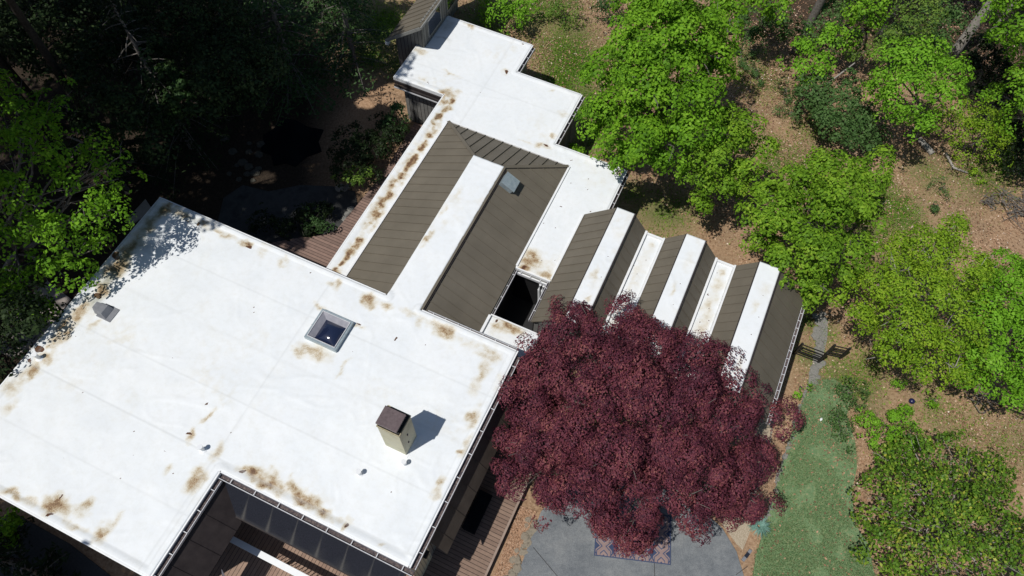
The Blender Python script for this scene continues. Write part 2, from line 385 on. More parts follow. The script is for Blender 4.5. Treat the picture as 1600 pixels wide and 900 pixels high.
# ------------------------------------------------------------------ roof sheets with lap seams, wrinkles, stains
def lines(lo, hi, st):
    k = max(2, int(math.ceil((hi - lo) / st)) + 1); return np.linspace(lo, hi, k)
def roof_sheet(name, parent, z, rects, stains=(), debris=(), algae=(), step=.06, seams=(), wrinkle=.0, label=None, lip=(), slab=.16, edge=0.0, tfun=None):
    """rects: (x0,x1,y0,y1) in house coordinates, sharing borders; one welded sheet over a slab"""
    bx = sorted({v for r in rects for v in r[:2]}); by = sorted({v for r in rects for v in r[2:]})
    ax = lambda b: np.unique(np.round(np.concatenate([lines(b[i], b[i + 1], step) for i in range(len(b) - 1)]), 5))
    xs, ys = ax(bx), ax(by); X, Y = np.meshgrid(xs, ys, indexing='ij')
    cx = (xs[:-1] + xs[1:]) / 2; cy = (ys[:-1] + ys[1:]) / 2; CX, CY = np.meshgrid(cx, cy, indexing='ij')
    msk = np.zeros(CX.shape, bool)
    for x0, x1, y0, y1 in rects: msk |= (CX > x0) & (CX < x1) & (CY > y0) & (CY < y1)
    Z = np.full(X.shape, float(z)); sd = sum(map(ord, name)) % 97 + int(abs(z * 10))
    S = np.zeros(X.shape); D = np.zeros(X.shape); A = np.zeros(X.shape); L = np.zeros(X.shape)
    wx = X + .22 * (fbm(X * 3, Y * 3, sd + 1) - .5) * 2; wy = Y + .22 * (fbm(X * 3, Y * 3, sd + 2) - .5) * 2
    def put(T, lst, sharp):
        for q in lst:
            x0, y0, rx, ry, s = q[:5]
            d = np.sqrt(((wx - x0) / rx) ** 2 + ((wy - y0) / ry) ** 2)
            np.maximum(T, s * np.clip((1.15 - d) * sharp, 0, 1), out=T)
    put(S, stains, 1.3); put(D, debris, 1.6); put(A, algae, 1.1)
    S *= np.clip(-.35 + 2.4 * fbm(X * 3.6, Y * 3.6, sd + 5), 0, 1.2)
    grime = np.clip((fbm(X * .55, Y * .55, sd + 71) - .55) * 4, 0, 1) * np.clip((fbm(X * 5, Y * 5, sd + 72) - .42) * 3, 0, 1) * .16; S = np.maximum(S, grime)
    for o, c in seams:
        T = (Y if o == 'y' else X) + .012 * (fbm(X * .8, Y * .8, sd + 8) - .5)
        L = np.maximum(L, np.clip(1 - np.abs(T - c) / .05, 0, 1) * .55); Z += .006 * (T > c)
    if wrinkle:
        Z += wrinkle * (fbm(X * .9, Y * .9, sd + 3) - .5)
        rid = 0
        for k, (ang, fr) in enumerate(((.3, .8), (1.2, 1.0), (2.2, .7))):
            u = X * math.cos(ang) + Y * math.sin(ang); w = -X * math.sin(ang) + Y * math.cos(ang)
            nn = fbm(u * .28, w * fr, sd + 31 + k, 3); r = np.clip(1 - np.abs(nn - .5) / .03, 0, 1) * np.clip(vnoise(X * .45, Y * .45, sd + 60 + k) * 2.6 - .9, 0, 1)
            rid = np.maximum(rid, r)
        Z += .013 * rid
    if edge:    # the turned-up edge that shows as a faint line round a roof
        dx = np.full(X.shape, 9.0)
        for (xa, ya, xb, yb) in lip: dx = np.minimum(dx, seg_dist(X, Y, [(xa, ya), (xb, yb)]))
        Z += edge * np.clip((.24 - dx) / .10, 0, 1); L = np.maximum(L, .5 * np.clip(1 - np.abs(dx - .25) / .03, 0, 1))
    nx, ny = X.shape; idx = np.arange(nx * ny).reshape(nx, ny)
    F = np.stack([idx[:-1, :-1], idx[1:, :-1], idx[1:, 1:], idx[:-1, 1:]], -1)[msk]
    used, inv = np.unique(F.ravel(), return_inverse=True); V = np.stack([X, Y, Z], -1).reshape(-1, 3)[used]; F = inv.reshape(-1, 4)
    g = lambda T: ('POINT', T.ravel()[used])
    # slab underneath, so the sheet has its thickness
    nv = len(V); V2 = V.copy(); V2[:, 2] = z - slab; e = {}
    Fb = F[:, ::-1] + nv
    ed = np.concatenate([F[:, [0, 1]], F[:, [1, 2]], F[:, [2, 3]], F[:, [3, 0]]]); key = np.sort(ed, 1); _, i1, cnt = np.unique(key, axis=0, return_index=True, return_counts=True)
    be = ed[i1[cnt == 1]]; Fs = np.stack([be[:, 1], be[:, 0], be[:, 0] + nv, be[:, 1] + nv], -1)
    two = lambda T: ('POINT', np.concatenate([T.ravel()[used], np.zeros(nv)]))
    me = np_mesh(name, np.concatenate([V, V2]), np.concatenate([F, Fb, Fs]), {'stain': two(S), 'debris': two(D), 'algae': two(A), 'seam': two(L)})
    return link(name, me, M['membrane'], parent, label)
def spots(lst, z):
    """(px, py, rx m, ry m, strength) -> house coordinates"""
    return [(*loc(q[0], q[1], z), q[2], q[3], q[4]) for q in lst]

house = empty('house', (O2[0], O2[1], 0), th - math.pi / 2, 'sprawling low house with white flat roofs and brown metal slopes', 'house')

# main roof
XL, XR, YB, YN, YF, XN = -15.22, .18, 0.0, -7.9, -11.5, -6.8
st = [(383, 380, .34, .18, 1.0), (352, 366, .5, .16, .6), (318, 350, .45, .16, .75), (285, 335, .5, .2, .7), (258, 330, .3, .5, .8), (235, 352, .3, .7, .75), (205, 385, .35, .8, .8), (182, 420, .45, .6, .8), (160, 450, .45, .5, .7),
  (128, 488, .3, .9, .55), (100, 520, .32, .8, .75), (75, 552, .3, .6, .7), (48, 583, .35, .45, .75), (20, 602, .4, .4, .4), (10, 640, .2, .5, .3), (150, 505, .15, .3, .4),
  (20, 772, .4, .18, .6), (50, 782, .4, .16, .55), (90, 790, .55, .42, .85), (130, 797, .28, .35, .6), (158, 830, .3, .42, .75), (178, 818, .12, .5, .4), (112, 820, .6, .12, .5),
  (306, 748, .34, .55, .68), (324, 650, .12, .35, .7), (299, 680, .12, .3, .75), (340, 708, .22, .4, .4), (258, 732, .12, .3, .4),
  (395, 738, .5, .22, .9), (418, 748, .5, .33, .8), (445, 762, .55, .32, .85), (478, 780, .6, .32, .85), (505, 800, .5, .2, .75), (528, 812, .3, .14, .6), (541, 822, .12, .3, .85), (598, 850, .16, .08, .8),
  (475, 548, .5, .26, .6), (500, 553, .55, .35, .45), (465, 543, .3, .10, .7), (537, 575, .10, .4, .3), (502, 480, .3, .12, .5), (525, 445, .28, .2, .55), (577, 470, .4, .32, .8), (603, 481, .28, .16, .7), (560, 510, .28, .10, .5),
  (418, 385, .3, .12, .3), (443, 410, .22, .14, .5), (410, 396, .3, .2, .3), (655, 500, .26, .2, .5), (640, 490, .4, .15, .3), (697, 519, .5, .24, .75), (680, 510, .5, .2, .4), (735, 535, .5, .2, .35), (765, 548, .3, .16, .4), (775, 560, .3, .3, .35),
  (750, 590, .22, .8, .4), (737, 655, .22, .5, .65), (728, 700, .16, .5, .35), (717, 702, .1, .16, .8), (690, 750, .14, .22, .6), (685, 765, .16, .4, .3), (760, 560, .5, .22, .3), (780, 602, .2, .4, .3)]
db = [(390, 386, .13, .10, 1), (183, 402, .22, .14, 1), (152, 460, .26, .13, 1), (60, 545, .26, .13, 1), (47, 565, .08, .16, .9), (82, 808, .16, .08, 1), (96, 775, .1, .06, .8), (298, 676, .1, .08, .9), (321, 629, .05, .06, .9), (541, 826, .08, .1, .9),
  (598, 851, .08, .05, 1), (561, 506, .14, .04, 1), (617, 528, .1, .05, 1), (484, 427, .05, .04, .9), (310, 352, .16, .08, .9), (292, 345, .12, .07, .8), (378, 738, .12, .07, .9), (690, 750, .05, .05, .9), (718, 701, .05, .05, .9), (208, 676, .04, .04, .8), (203, 710, .04, .04, .8), (100, 712, .04, .04, .7)]
rg = np.random.default_rng(3)
for i in range(46): db.append((rg.uniform(60, 760), rg.uniform(420, 860), .035, .03, .8))
al = [(250, 330, .5, .5, .85), (236, 345, .4, .9, .9), (205, 390, .35, 1.1, .9), (175, 432, .3, .8, .8), (300, 345, .9, .25, .45), (215, 380, .7, .6, .5), (150, 470, .35, .4, .6)]
ridge_y = 7.22
roof_sheet('main_roof', house, ZR, [(XL, XN, YF, YN), (XL, XN, YN, YB), (XN, -5.06, YN, YB), (-5.06, -3.69, YN, YB), (-3.69, XR, YN, YB), (-5.06, -3.69, YB, ridge_y)],
  spots(st, ZR) + [(-4.9, 4.3, .10, .35, .6), (-4.85, 2.9, .10, .5, .6), (-4.8, 5.3, .12, .3, .4)], spots(db, ZR), spots(al, ZR),
  seams=[('y', -1.9), ('y', -3.8), ('y', -5.7), ('y', -7.6), ('y', -9.5), ('x', -7.2)], wrinkle=.06,
  label='large white membrane roof with brown stains along its edges',
  lip=[(XL, YF, XL, YB), (XL, YB, -5.06, YB), (-3.69, YB, XR, YB), (XR, YB, XR, YN), (XR, YN, XN, YN), (XN, YN, XN, YF), (XL, YF, XN, YF)], edge=.035)

# lower flat roofs
HX0, HX1, HY1 = -7.4, -1.6, 9.35     # hip roof eaves
low_st = []
rg = np.random.default_rng(8)
for i, y in enumerate(np.arange(.3, 10.4, .42)): low_st.append((-7.86 + rg.uniform(-.05, .08), y + rg.uniform(-.15, .15), rg.uniform(.14, .26), rg.uniform(.2, .4), rg.uniform(.9, 1.5)))
low_st.append((-7.85, 5.2, .32, 5.4, .6))
low_st += spots([(700, 148, .5, .4, .75), (712, 142, .4, .22, .7), (690, 160, .3, .4, .7), (660, 125, .25, .15, .5), (655, 80, .4, .25, .4), (735, 40, .3, .2, .45), (705, 115, .5, .08, .4), (752, 42, .2, .15, .35),
  (860, 60, .2, .2, .3), (880, 178, .25, .2, .3), (860, 142, .15, .15, .3), (790, 112, .2, .2, .4), (848, 228, .4, .16, .6), (864, 215, .12, .2, .6), (968, 270, .25, .2, .6), (820, 222, .4, .1, .25),
  (828, 405, .5, .6, .8), (818, 418, .3, .25, .9), (852, 428, .5, .25, .6), (840, 415, .8, .5, .4), (790, 512, .7, .3, .8), (775, 508, .25, .3, .9), (805, 515, .4, .25, .6)], ZL)
low_db = spots([(672, 126, .05, .05, 1), (674, 128, .05, .05, 1), (793, 112, .12, .08, .9), (853, 229, .14, .05, 1), (965, 268, .14, .06, .9), (816, 416, .14, .14, .9), (774, 504, .1, .14, .9), (921, 334, .08, .06, 1), (738, 47, .06, .04, 1), (818, 71, .06, .06, 1)], ZL)
rg = np.random.default_rng(5)
for i in range(30): low_db.append((rg.uniform(-7, .3), rg.uniform(5.2, 12), .03, .03, .8))
for i in range(26): low_db.append((rg.uniform(-1.4, -.1), rg.uniform(4, 9.5), .03, .03, .85))
roof_sheet('lower_roof', house, ZL, [(-8.28, -7.4, 0, 9.35), (-8.28, -5.95, 9.35, 10.2), (-5.95, -2.65, 9.35, 10.2), (-2.65, -1.6, 9.35, 10.2), (-8.28, -5.95, 10.2, 10.69),
   (-10.86, -10.5, 10.69, 12.95), (-10.5, -8.28, 10.69, 12.95), (-8.28, -5.95, 10.69, 12.95), (-10.5, -5.95, 12.95, 13.36), (-10.5, -5.95, 13.36, 15.25), (-5.95, -2.65, 10.2, 13.36), (-5.95, -2.65, 10.2, 10.69),
   (-1.6, -.06, 3.85, 9.35), (-1.6, -.06, 9.35, 10.2), (-2.65, -.06, 9.35, 10.2), (-.06, .72, 7.36, 9.35), (-.06, .72, 9.35, 10.2)],
  low_st, low_db, [(-7.9, 9.5, .2, .6, .2), (-10.2, 14.6, .4, .5, .5), (-10.0, 13.8, .5, .1, .4)], seams=[('y', 11.9), ('x', -6.9)], wrinkle=.02, label='low white flat roof wrapping round the brown hipped slopes',
  lip=[(-8.28, 0, -8.28, 10.69), (-8.28, 10.69, -10.86, 10.69), (-10.86, 10.69, -10.86, 12.95), (-5.95, 15.25, -5.95, 13.36), (-5.95, 13.36, -2.65, 13.36), (-2.65, 13.36, -2.65, 10.2), (-2.65, 10.2, .72, 10.2), (.72, 10.2, .72, 7.36), (-10.5, 15.25, -5.95, 15.25)], edge=.03)
roof_sheet('lower_roof', house, ZL, [(-1.6, .5, .12, 1.5)], low_st, low_db, wrinkle=.01, label='small stained white roof beside the dark light well')

# fascia below the roof edges
def fascia(name, segs, z1, h, matk, th_=.05, off=0.0, label=None, lip=.012):
    b = MB()
    for (x0, y0, x1, y1) in segs:
        if x0 == x1: b.box(x0 - th_ / 2, x0 + th_ / 2, min(y0, y1) - th_ / 2, max(y0, y1) + th_ / 2, z1 - h, z1 + lip)
        else: b.box(min(x0, x1) + th_ / 2 + .002, max(x0, x1) - th_ / 2 - .002, y0 - th_ / 2, y0 + th_ / 2, z1 - h, z1 + lip)
    return b.build(name, M[matk], house, label)
fascia('fascia', [(XL - .027, YF - .02, XL - .027, YB + .02), (XL, YB + .027, -5.1, YB + .027), (-3.65, YB + .027, XR, YB + .027), (XR + .027, YB + .02, XR + .027, YN - .02), (XN, YN - .027, XR, YN - .027), (XN + .027, YN, XN + .027, YF), (XL, YF - .027, XN, YF - .027)], ZR + .04, .19, 'fascia_white', lip=.0)
fascia('fascia', [(-8.307, .1, -8.307, 10.69), (-10.86, 10.663, -8.28, 10.663), (-10.887, 10.66, -10.887, 12.95), (-5.923, 13.36, -5.923, 15.25), (-5.95, 13.387, -2.65, 13.387), (-2.623, 10.2, -2.623, 13.36), (-2.65, 10.227, .72, 10.227), (.747, 7.36, .747, 10.2), (-1.6, 3.823, -.06, 3.823), (-1.6, 1.527, .5, 1.527), (-10.5, 15.277, -5.95, 15.277)], ZL + .035, .19, 'fascia_white', lip=.0)
# grey double band under the step by the brick-red deck
b = MB(); b.box(-10.9, -8.3, 10.60, 10.66, 2.28, 2.42).box(-10.86, -8.34, 10.52, 10.60, 2.14, 2.27); b.build('fascia', M['metal_dark'], house, 'dark stepped band below the white roof edge')
b = MB(); b.box(-10.86, -8.34, 10.49, 10.515, 2.10, 2.16); b.build('fascia', M['strap'], house, 'thin pale strip below the dark band')

# ------------------------------------------------------------------ metal slopes
def slope(eA, eB, rB, rA, label=None, sp=.415, rib=.026, off=.1, name='metal_roof', matk='metal', thick=.05):
    """eaves eA->eB, ridge rA->rB (points in house coordinates), seams running down the slope"""
    eA, eB, rB, rA = [np.array(p, float) for p in (eA, eB, rB, rA)]
    u = (eB - eA); Lu = np.linalg.norm(u); u /= Lu; q = rA - eA; q -= (q @ u) * u; Lv = np.linalg.norm(q); vv = q / Lv; nrm = np.cross(u, vv); 
    if nrm[2] < 0: nrm = -nrm
    ra, rb = (rA - eA) @ u, (rB - eA) @ u
    b = MB(); P4 = [eA, eB, rB, rA]
    b.hexa([p - nrm * thick for p in P4], P4)
    k = off
    while k < Lu - .01:
        v1 = Lv
        if ra > .02 and k < ra: v1 = Lv * k / ra
        if rb < Lu - .02 and k > rb: v1 = Lv * (Lu - k) / (Lu - rb)
        v0 = 0.0
        if ra < -.02 : pass
        if v1 - v0 > .12: b.bar(eA + u * k + vv * (v0 + .01) + nrm * (rib / 2 + .001), eA + u * k + vv * (v1 - .03) + nrm * (rib / 2 + .001), .022, rib, nrm)
        k += sp
    return b.build(name, M[matk], house, label)
RX0, RX1 = -5.06, -3.69; zr = ZR - .02; ze = ZL + .012
slope((HX0, 0.08, ze), (HX0, HY1, ze), (RX0, ridge_y, zr), (RX0, 0.08, zr), 'wide brown metal slope left of the white ridge', rib=.03)
slope((HX1, HY1, ze), (HX1, 0.08, ze), (RX1, 0.08, zr), (RX1, ridge_y, zr), 'wide brown metal slope right of the white ridge')
slope((HX0, HY1, ze), (HX1, HY1, ze), (RX1, ridge_y, zr), (RX0, ridge_y, zr), 'brown metal hip end with bold seams', sp=.43, rib=.045)
b = MB()
for a, c in (((HX0, HY1, ze), (RX0, ridge_y, zr)), ((HX1, HY1, ze), (RX1, ridge_y, zr))):
    b.bar(np.array(a) + (0, 0, .045), np.array(c) + (0, 0, .045), .14, .03)
b.bar((RX1 + .035, 0.05, ZR - .0), (RX1 + .035, ridge_y, ZR - .0), .10, .07); b.bar((RX0 - .01, 0.05, ZR - .03), (RX0 - .01, ridge_y, ZR - .03), .03, .05)
b.build('hip_cap', M['metal'], house)
b = MB(); b.box(RX1 + .09, RX1 + .13, .05, ridge_y - .05, ZR - .20, ZR - .03); b.build('ridge_trim', M['metal_dark'], house)
# white upstand along eaves of the low roofs
b = MB(); b.bar((HX0 - .035, .1, ze + .03), (HX0 - .035, HY1, ze + .03), .07, .06); b.bar((HX1 + .03, 3.9, ze + .03), (HX1 + .03, HY1, ze + .03), .08, .07); b.bar((HX0, HY1 + .03, ze + .025), (HX1, HY1 + .03, ze + .025), .05, .05)
b.bar((HX1 + .03, .15, ze + .06), (HX1 + .03, 1.45, ze + .06), .10, .12); b.bar((-.09, 3.9, ze + .03), (-.09, 7.3, ze + .03), .06, .05)
b.build('eave_flashing', M['fascia_white'], house)

# zigzag wing: three flat ridges, two valleys, steep slopes
YB2, YF2 = 7.36, 1.9; ZV = 3.0
R = [(1.20, 1.93), (4.09, 4.85), (7.02, 7.81)]; Vy = [(2.62, 3.31), (5.55, 6.25)]
wl = ['leftmost', 'middle', 'rightmost']
for i, (a, c) in enumerate(R):
    roof_sheet('ridge_roof', house, ZR, [(a, c, YF2, YB2)], [(a + .3, 4.2 + i * .6, .12, .4, .3), (a + .45, 3.0, .1, .3, .35), (a + .5, 6.2, .3, .5, .12)], [(a + .5, 3.3 + k * .9, .03, .03, .8) for k in range(4)], label='narrow white flat ridge, %s of the three on the zigzag wing' % wl[i], slab=.10, wrinkle=.006, step=.05)
    lo = (-.06, ze) if i == 0 else (Vy[i - 1][1], ZV)
    hi = (9.22, 2.5) if i == 2 else (Vy[i][0], ZV)
    ya = YF2
    slope((lo[0], ya, lo[1]), (lo[0], YB2, lo[1]), (a, YB2, zr), (a, ya, zr), 'steep brown metal slope facing left, under the %s white ridge' % wl[i], off=.2)
    slope((hi[0], YB2, hi[1]), (hi[0], ya, hi[1]), (c, ya, zr), (c, YB2, zr), 'steep brown metal slope facing right, under the %s white ridge' % wl[i], off=.2)
    b = MB(); b.bar((c + .03, YF2, ZR - .01), (c + .03, YB2, ZR - .01), .05, .06); b.bar((a - .02, YF2, ZR - .03), (a - .02, YB2, ZR - .03), .04, .05); b.build('ridge_trim', M['metal_dark'], house)
    # gable ends of the slopes front and back
    for y in (YF2 + .06, YB2 - .10):
        b = MB(); b.add([(lo[0], y, lo[1] - .05), (hi[0], y, hi[1] - .05), (c, y, zr - .12), (a, y, zr - .12), (lo[0], y + .04, lo[1] - .05), (hi[0], y + .04, hi[1] - .05), (c, y + .04, zr - .12), (a, y + .04, zr - .12)], [(0, 1, 2, 3), (7, 6, 5, 4), (0, 4, 5, 1), (1, 5, 6, 2), (2, 6, 7, 3), (3, 7, 4, 0)])
        b.build('gable_wall', M['siding'], house)
for i, (a, c) in enumerate(Vy):
    s_ = [(a + .35, 4.2, .28, 3.2, .20 + .16 * i), (a + .33, 6.9, .2, .25, .3 + .5 * i), (a + .2, 5.2, .1, .8, .2 + .15 * i), (a + .45, 3.2, .12, .9, .3 + .1 * i)]
    roof_sheet('valley_roof', house, ZV, [(a, c, YF2, YB2 - .1)], s_, [(a + .1 + .5 * ((k * 37) % 10) / 10, 2.4 + k * .33, .035, .03, .85) for k in range(14)], label='white valley strip, %s of the zigzag wing' % ('left one' if i == 0 else 'right one, stained tan,'), slab=.1, step=.05)
    b = MB()
    b.hexa([(a - .075, YF2, ZV + .10), (a - .055, YF2, ZV + .12), (a - .055, YB2 - .02, ZV + .12), (a - .075, YB2 - .02, ZV + .10)], [(a - .03, YF2, ZV + .02), (a + .02, YF2, ZV + .02), (a + .02, YB2 - .02, ZV + .02), (a - .03, YB2 - .02, ZV + .02)])
    b.bar((a - .035, YF2, ZV + .085), (a - .035, YB2 - .02, ZV + .085), .09, .10); b.bar((c + .03, YF2, ZV + .075), (c + .03, YB2 - .02, ZV + .075), .07, .10); b.bar((a, YB2 - .08, ZV + .04), (c, YB2 - .08, ZV + .04), .08, .09)
    b.build('valley_flashing', M['fascia_white'], house)

# ------------------------------------------------------------------ gutters
def gutter(p0, p1, out, z, w=.15, h=.12, step=.62, strap=True, inside_mat='gutter_in', label=None, matk='gutter'):
    """channel along p0->p1, on the side given by out (unit vector)"""
    p0 = np.array([*p0, z], float); p1 = np.array([*p1, z], float); o = np.array([*out, 0.0]); d = p1 - p0; L = np.linalg.norm(d); d /= L
    b = MB()
    def beam(o0, o1, z0, z1, mi=0):
        q = [p0 + o * o0, p0 + o * o1, p1 + o * o1, p1 + o * o0]
        b.hexa([v + (0, 0, z0) for v in q], [v + (0, 0, z1) for v in q], mi)
    beam(0, .018, -h, 0); beam(w - .022, w, -h, .0, 2); beam(.0, w, -h - .012, -h); beam(.018, w - .022, -h, -h + .045, 1)
    g = b.build('gutter', [M[matk], M[inside_mat], M['strap']], house, label)
    if strap:
        k = step * .5
        while k < L:
            s = MB(); c = p0 + d * k
            q = [c - d * .014, c + d * .014, c + d * .014 + o * w, c - d * .014 + o * w]
            s.hexa([v + (0, 0, -.006) for v in q], [v + (0, 0, .010) for v in q]); s.build('gutter_strap', M['strap'], g); k += step
    return g
zg = ZR - .05
gutter((XR + .055, YB - .1), (XR + .055, YN - .02), (1, 0), zg, step=.86, label='long dark gutter on the right edge of the main roof')
gutter((XN + .055, YN - .06), (XR + .2, YN - .06), (0, -1), zg, w=.17, step=.90, label='gutter above the dark sloped panels')
gutter((XN + .055, YN - .26), (XN + .055, YF - 1.2), (1, 0), zg, w=.16, step=.72, label='dark gutter on the left side of the courtyard notch')
gutter((-3.45, YB + .055), (XR, YB + .055), (0, 1), ZR - .08, w=.12, step=.5, label='thin gutter along the back edge beside the light well')
gutter((HX1 + .03, 3.78), (HX1 + .03, 1.55), (1, 0), ZL - .02, w=.10, step=.55, label='gutter on the left side of the light well', matk='trimgrey')
gutter((-.08, 3.78), (-.08, 1.95), (-1, 0), ZL - .02, w=.10, step=.55, label='gutter on the right side of the light well', matk='trimgrey')
gutter((-1.52, 3.79), (-.18, 3.79), (0, -1), ZL - .08, w=.12, step=.42, label='gutter at the back of the light well', matk='trimgrey', inside_mat='fascia_white')
gutter((9.24, 7.3), (9.24, 1.9), (1, 0), 2.46, w=.13, step=.35, label='pale leaf-filled gutter along the right end of the house', matk='strap')
gutter((.775, 10.2), (.775, 7.6), (1, 0), ZL - .06, w=.11, step=.5)
gutter((-2.595, 13.4), (-2.595, 10.3), (1, 0), ZL - .06, w=.11, step=.5)
gutter((-5.895, 15.25), (-5.895, 13.45), (1, 0), ZL - .06, w=.11, step=.5)

# ------------------------------------------------------------------ skirts (mansard) and walls
slope((.90, .0, 2.6), (.90, -6.95, 2.6), (.2, -6.95, ZR - .22), (.2, 0.0, ZR - .22), 'brown metal skirt in a shade-darkened tone under the right edge of the main roof', sp=.86, rib=.02, off=.5, matk='skirt')
def panels():
    x0, x1 = -6.55, .1; ya, yb, za, zb = -8.06, -8.86, ZR - .2, 2.95
    nx, ny = 220, 26; U, Vv = np.meshgrid(np.linspace(0, 1, nx), np.linspace(0, 1, ny), indexing='ij')
    X = x0 + (x1 - x0) * U; Y = ya + (yb - ya) * Vv; Z = za + (zb - za) * Vv; S = np.zeros(X.shape)
    for k in range(7):
        c = -5.62 + k * .93; w = .012 + .10 * np.clip(Vv - .25, 0, 1) ** 1.5
        S = np.maximum(S, np.exp(-((X - c) / w) ** 2) * (.5 + .4 * Vv))
        S = np.maximum(S, .55 * np.exp(-((X - c - .02) / .22) ** 2) * np.clip(Vv * 2 - 1.1, 0, 1) * (k / 6))
    S = np.maximum(S, .35 * np.clip((Vv - .88) / .12, 0, 1))
    idx = np.arange(nx * ny).reshape(nx, ny); F = np.stack([idx[:-1, :-1], idx[:-1, 1:], idx[1:, 1:], idx[1:, :-1]], -1).reshape(-1, 4)
    V = np.stack([X, Y, Z], -1).reshape(-1, 3)
    V2 = V - np.array([0, .035, .0]) * 0 - np.array([0, -.03, .04]); n0 = len(V)
    me = np_mesh('slope_panels', np.concatenate([V, V2]), np.concatenate([F, F[:, ::-1] + n0]), {'stain': ('POINT', np.concatenate([S.ravel()] * 2))})
    o = link('sloped_panels', me, M['panel'], house, 'row of dark sloping panels with dusty streaks at the joints')
    b = MB(); b.bar((x0, yb - .01, zb - .03), (x1, yb - .01, zb - .03), .05, .07); b.bar((x0 - .03, ya, za), (x0 - .03, yb, zb), .05, .08); b.bar((x1 + .03, ya, za), (x1 + .03, yb, zb), .05, .08)
    b.build('panel_edge', M['metal_dark'], o)
panels()
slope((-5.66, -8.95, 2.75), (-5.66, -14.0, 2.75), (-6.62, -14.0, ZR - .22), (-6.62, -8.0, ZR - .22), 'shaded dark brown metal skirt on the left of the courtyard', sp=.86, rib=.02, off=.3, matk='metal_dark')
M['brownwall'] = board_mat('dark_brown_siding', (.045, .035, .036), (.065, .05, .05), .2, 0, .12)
def wall(pts, z0, z1, name='wall', matk='siding', label=None, t=.12):
    """straight wall along the house x or y axis"""
    (x0, y0), (x1, y1) = pts
    b = MB()
    if x0 == x1: b.box(x0 - t / 2, x0 + t / 2, min(y0, y1), max(y0, y1), z0, z1)
    else: b.box(min(x0, x1), max(x0, x1), y0 - t / 2, y0 + t / 2, z0, z1)
    return b.build(name, M[matk], house, label)
zb = -.6
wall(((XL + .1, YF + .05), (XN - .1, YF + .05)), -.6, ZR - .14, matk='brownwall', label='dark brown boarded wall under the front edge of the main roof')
for p, z1 in ((((-14.9, -.3), (-8.6, -.3)), 3.66), (((-14.9, -.3), (-14.9, -11.1)), 3.66), (((-14.9, -11.1), (-7.3, -11.1)), 3.66), (((-6.95, -11.0), (-6.95, -7.55)), 3.66), (((-6.9, -7.55), (.0, -7.55)), 3.66),
   (((.05, -7.55), (.05, -.4)), 3.66), (((-8.1, .1), (-8.1, 10.6)), 2.4), (((-10.5, 10.62 + .3), (-8.2, 10.62 + .3)), 2.4), (((-10.55, 10.9), (-10.55, 15.1)), 2.4), (((-10.5, 15.0), (-6.1, 15.0)), 2.4), (((-6.15, 15.0), (-6.15, 13.2)), 2.4), (((-6.1, 13.15), (-2.9, 13.15)), 2.4),
   (((-2.9, 13.1), (-2.9, 10.0)), 2.4), (((-2.85, 10.0), (.5, 10.0)), 2.4), (((.5, 10.0), (.5, 7.2)), 2.4), (((.0, 7.2), (9.0, 7.2)), 2.55), (((8.95, 7.2), (8.95, 2.1)), 2.4), (((.0, 2.1), (9.0, 2.1)), 2.5),
   (((.45, .2), (.45, 2.1)), 2.4)):
    wall(p, zb, z1, matk='siding' if p[0][1] == p[1][1] else 'siding_y')
for p, z1 in ((((-1.75, .3), (-1.75, 4.0)), 2.45), (((.02, 2.1), (.02, 3.95)), 2.4), (((-1.68, 4.02), (.09, 4.02)), 2.4), (((-1.68, 1.2), (.3, 1.2)), 2.4)): wall(p, zb, z1, matk='black', label='wall of the light well, its deep shade put in as black')  # walls coloured black in place of the well's deep shade
# pale pipes that drop into the light well
for k, dx in enumerate((0, .14)):
    b = MB(); b.tube([(-.42 + dx, 3.66, 2.35), (-.45 + dx, 3.62, 2.0), (-.40 + dx, 3.60, 1.3), (-.38 + dx, 3.6, -.2)], .05, 10); b.build('downspout', M['white'], house)
# cream wall bay and lamp by the right-hand front corner
b = MB(); b.box(.06, .13, -7.9, -6.98, zb, 3.6); w = b.build('wall', M['chim'], house, 'short cream wall piece at the front right corner')
b = MB()
for k in range(6): b.box(.13, .145, -7.8 + k * .15, -7.785 + k * .15, .2, 3.4)
b.build('wall_batten', M['trimgrey'], w)
b = MB(); b.box(.14, .26, -7.30, -7.20, 2.3, 2.5).box(.20, .34, -7.38, -7.12, 2.52, 2.6).box(.22, .32, -7.34, -7.16, 2.25, 2.52); b.build('wall_lamp', M['black'], house, 'black wall lamp near the front right corner', bevel=.01)
b = MB(); b.box(-.15, .3, -8.75, -8.2, zb, 3.3); b.build('corner_post', M['trimgrey'], house, bevel=.02)

# ------------------------------------------------------------------ skylight, chimney, vents
sx0, sx1, sy0, sy1 = -6.84, -5.55, -2.74, -1.50
b = MB(); b.box(sx0, sx1, sy0, sy0 + .07, ZR, ZR + .20).box(sx0, sx1, sy1 - .07, sy1, ZR, ZR + .20).box(sx0, sx0 + .07, sy0 + .07, sy1 - .07, ZR, ZR + .20).box(sx1 - .07, sx1, sy0 + .07, sy1 - .07, ZR, ZR + .20)
sk = b.build('skylight', M['galv'], house, 'square skylight with a dark domed pane on the main roof')
b = MB(); b.box(sx0 + .075, sx1 - .075, sy0 + .075, sy0 + .10, ZR + .1, ZR + .235).box(sx0 + .075, sx1 - .075, sy1 - .10, sy1 - .075, ZR + .1, ZR + .235).box(sx0 + .075, sx0 + .10, sy0 + .1, sy1 - .1, ZR + .1, ZR + .235).box(sx1 - .10, sx1 - .075, sy0 + .1, sy1 - .1, ZR + .1, ZR + .235)
b.build('frame', M['strap'], sk)
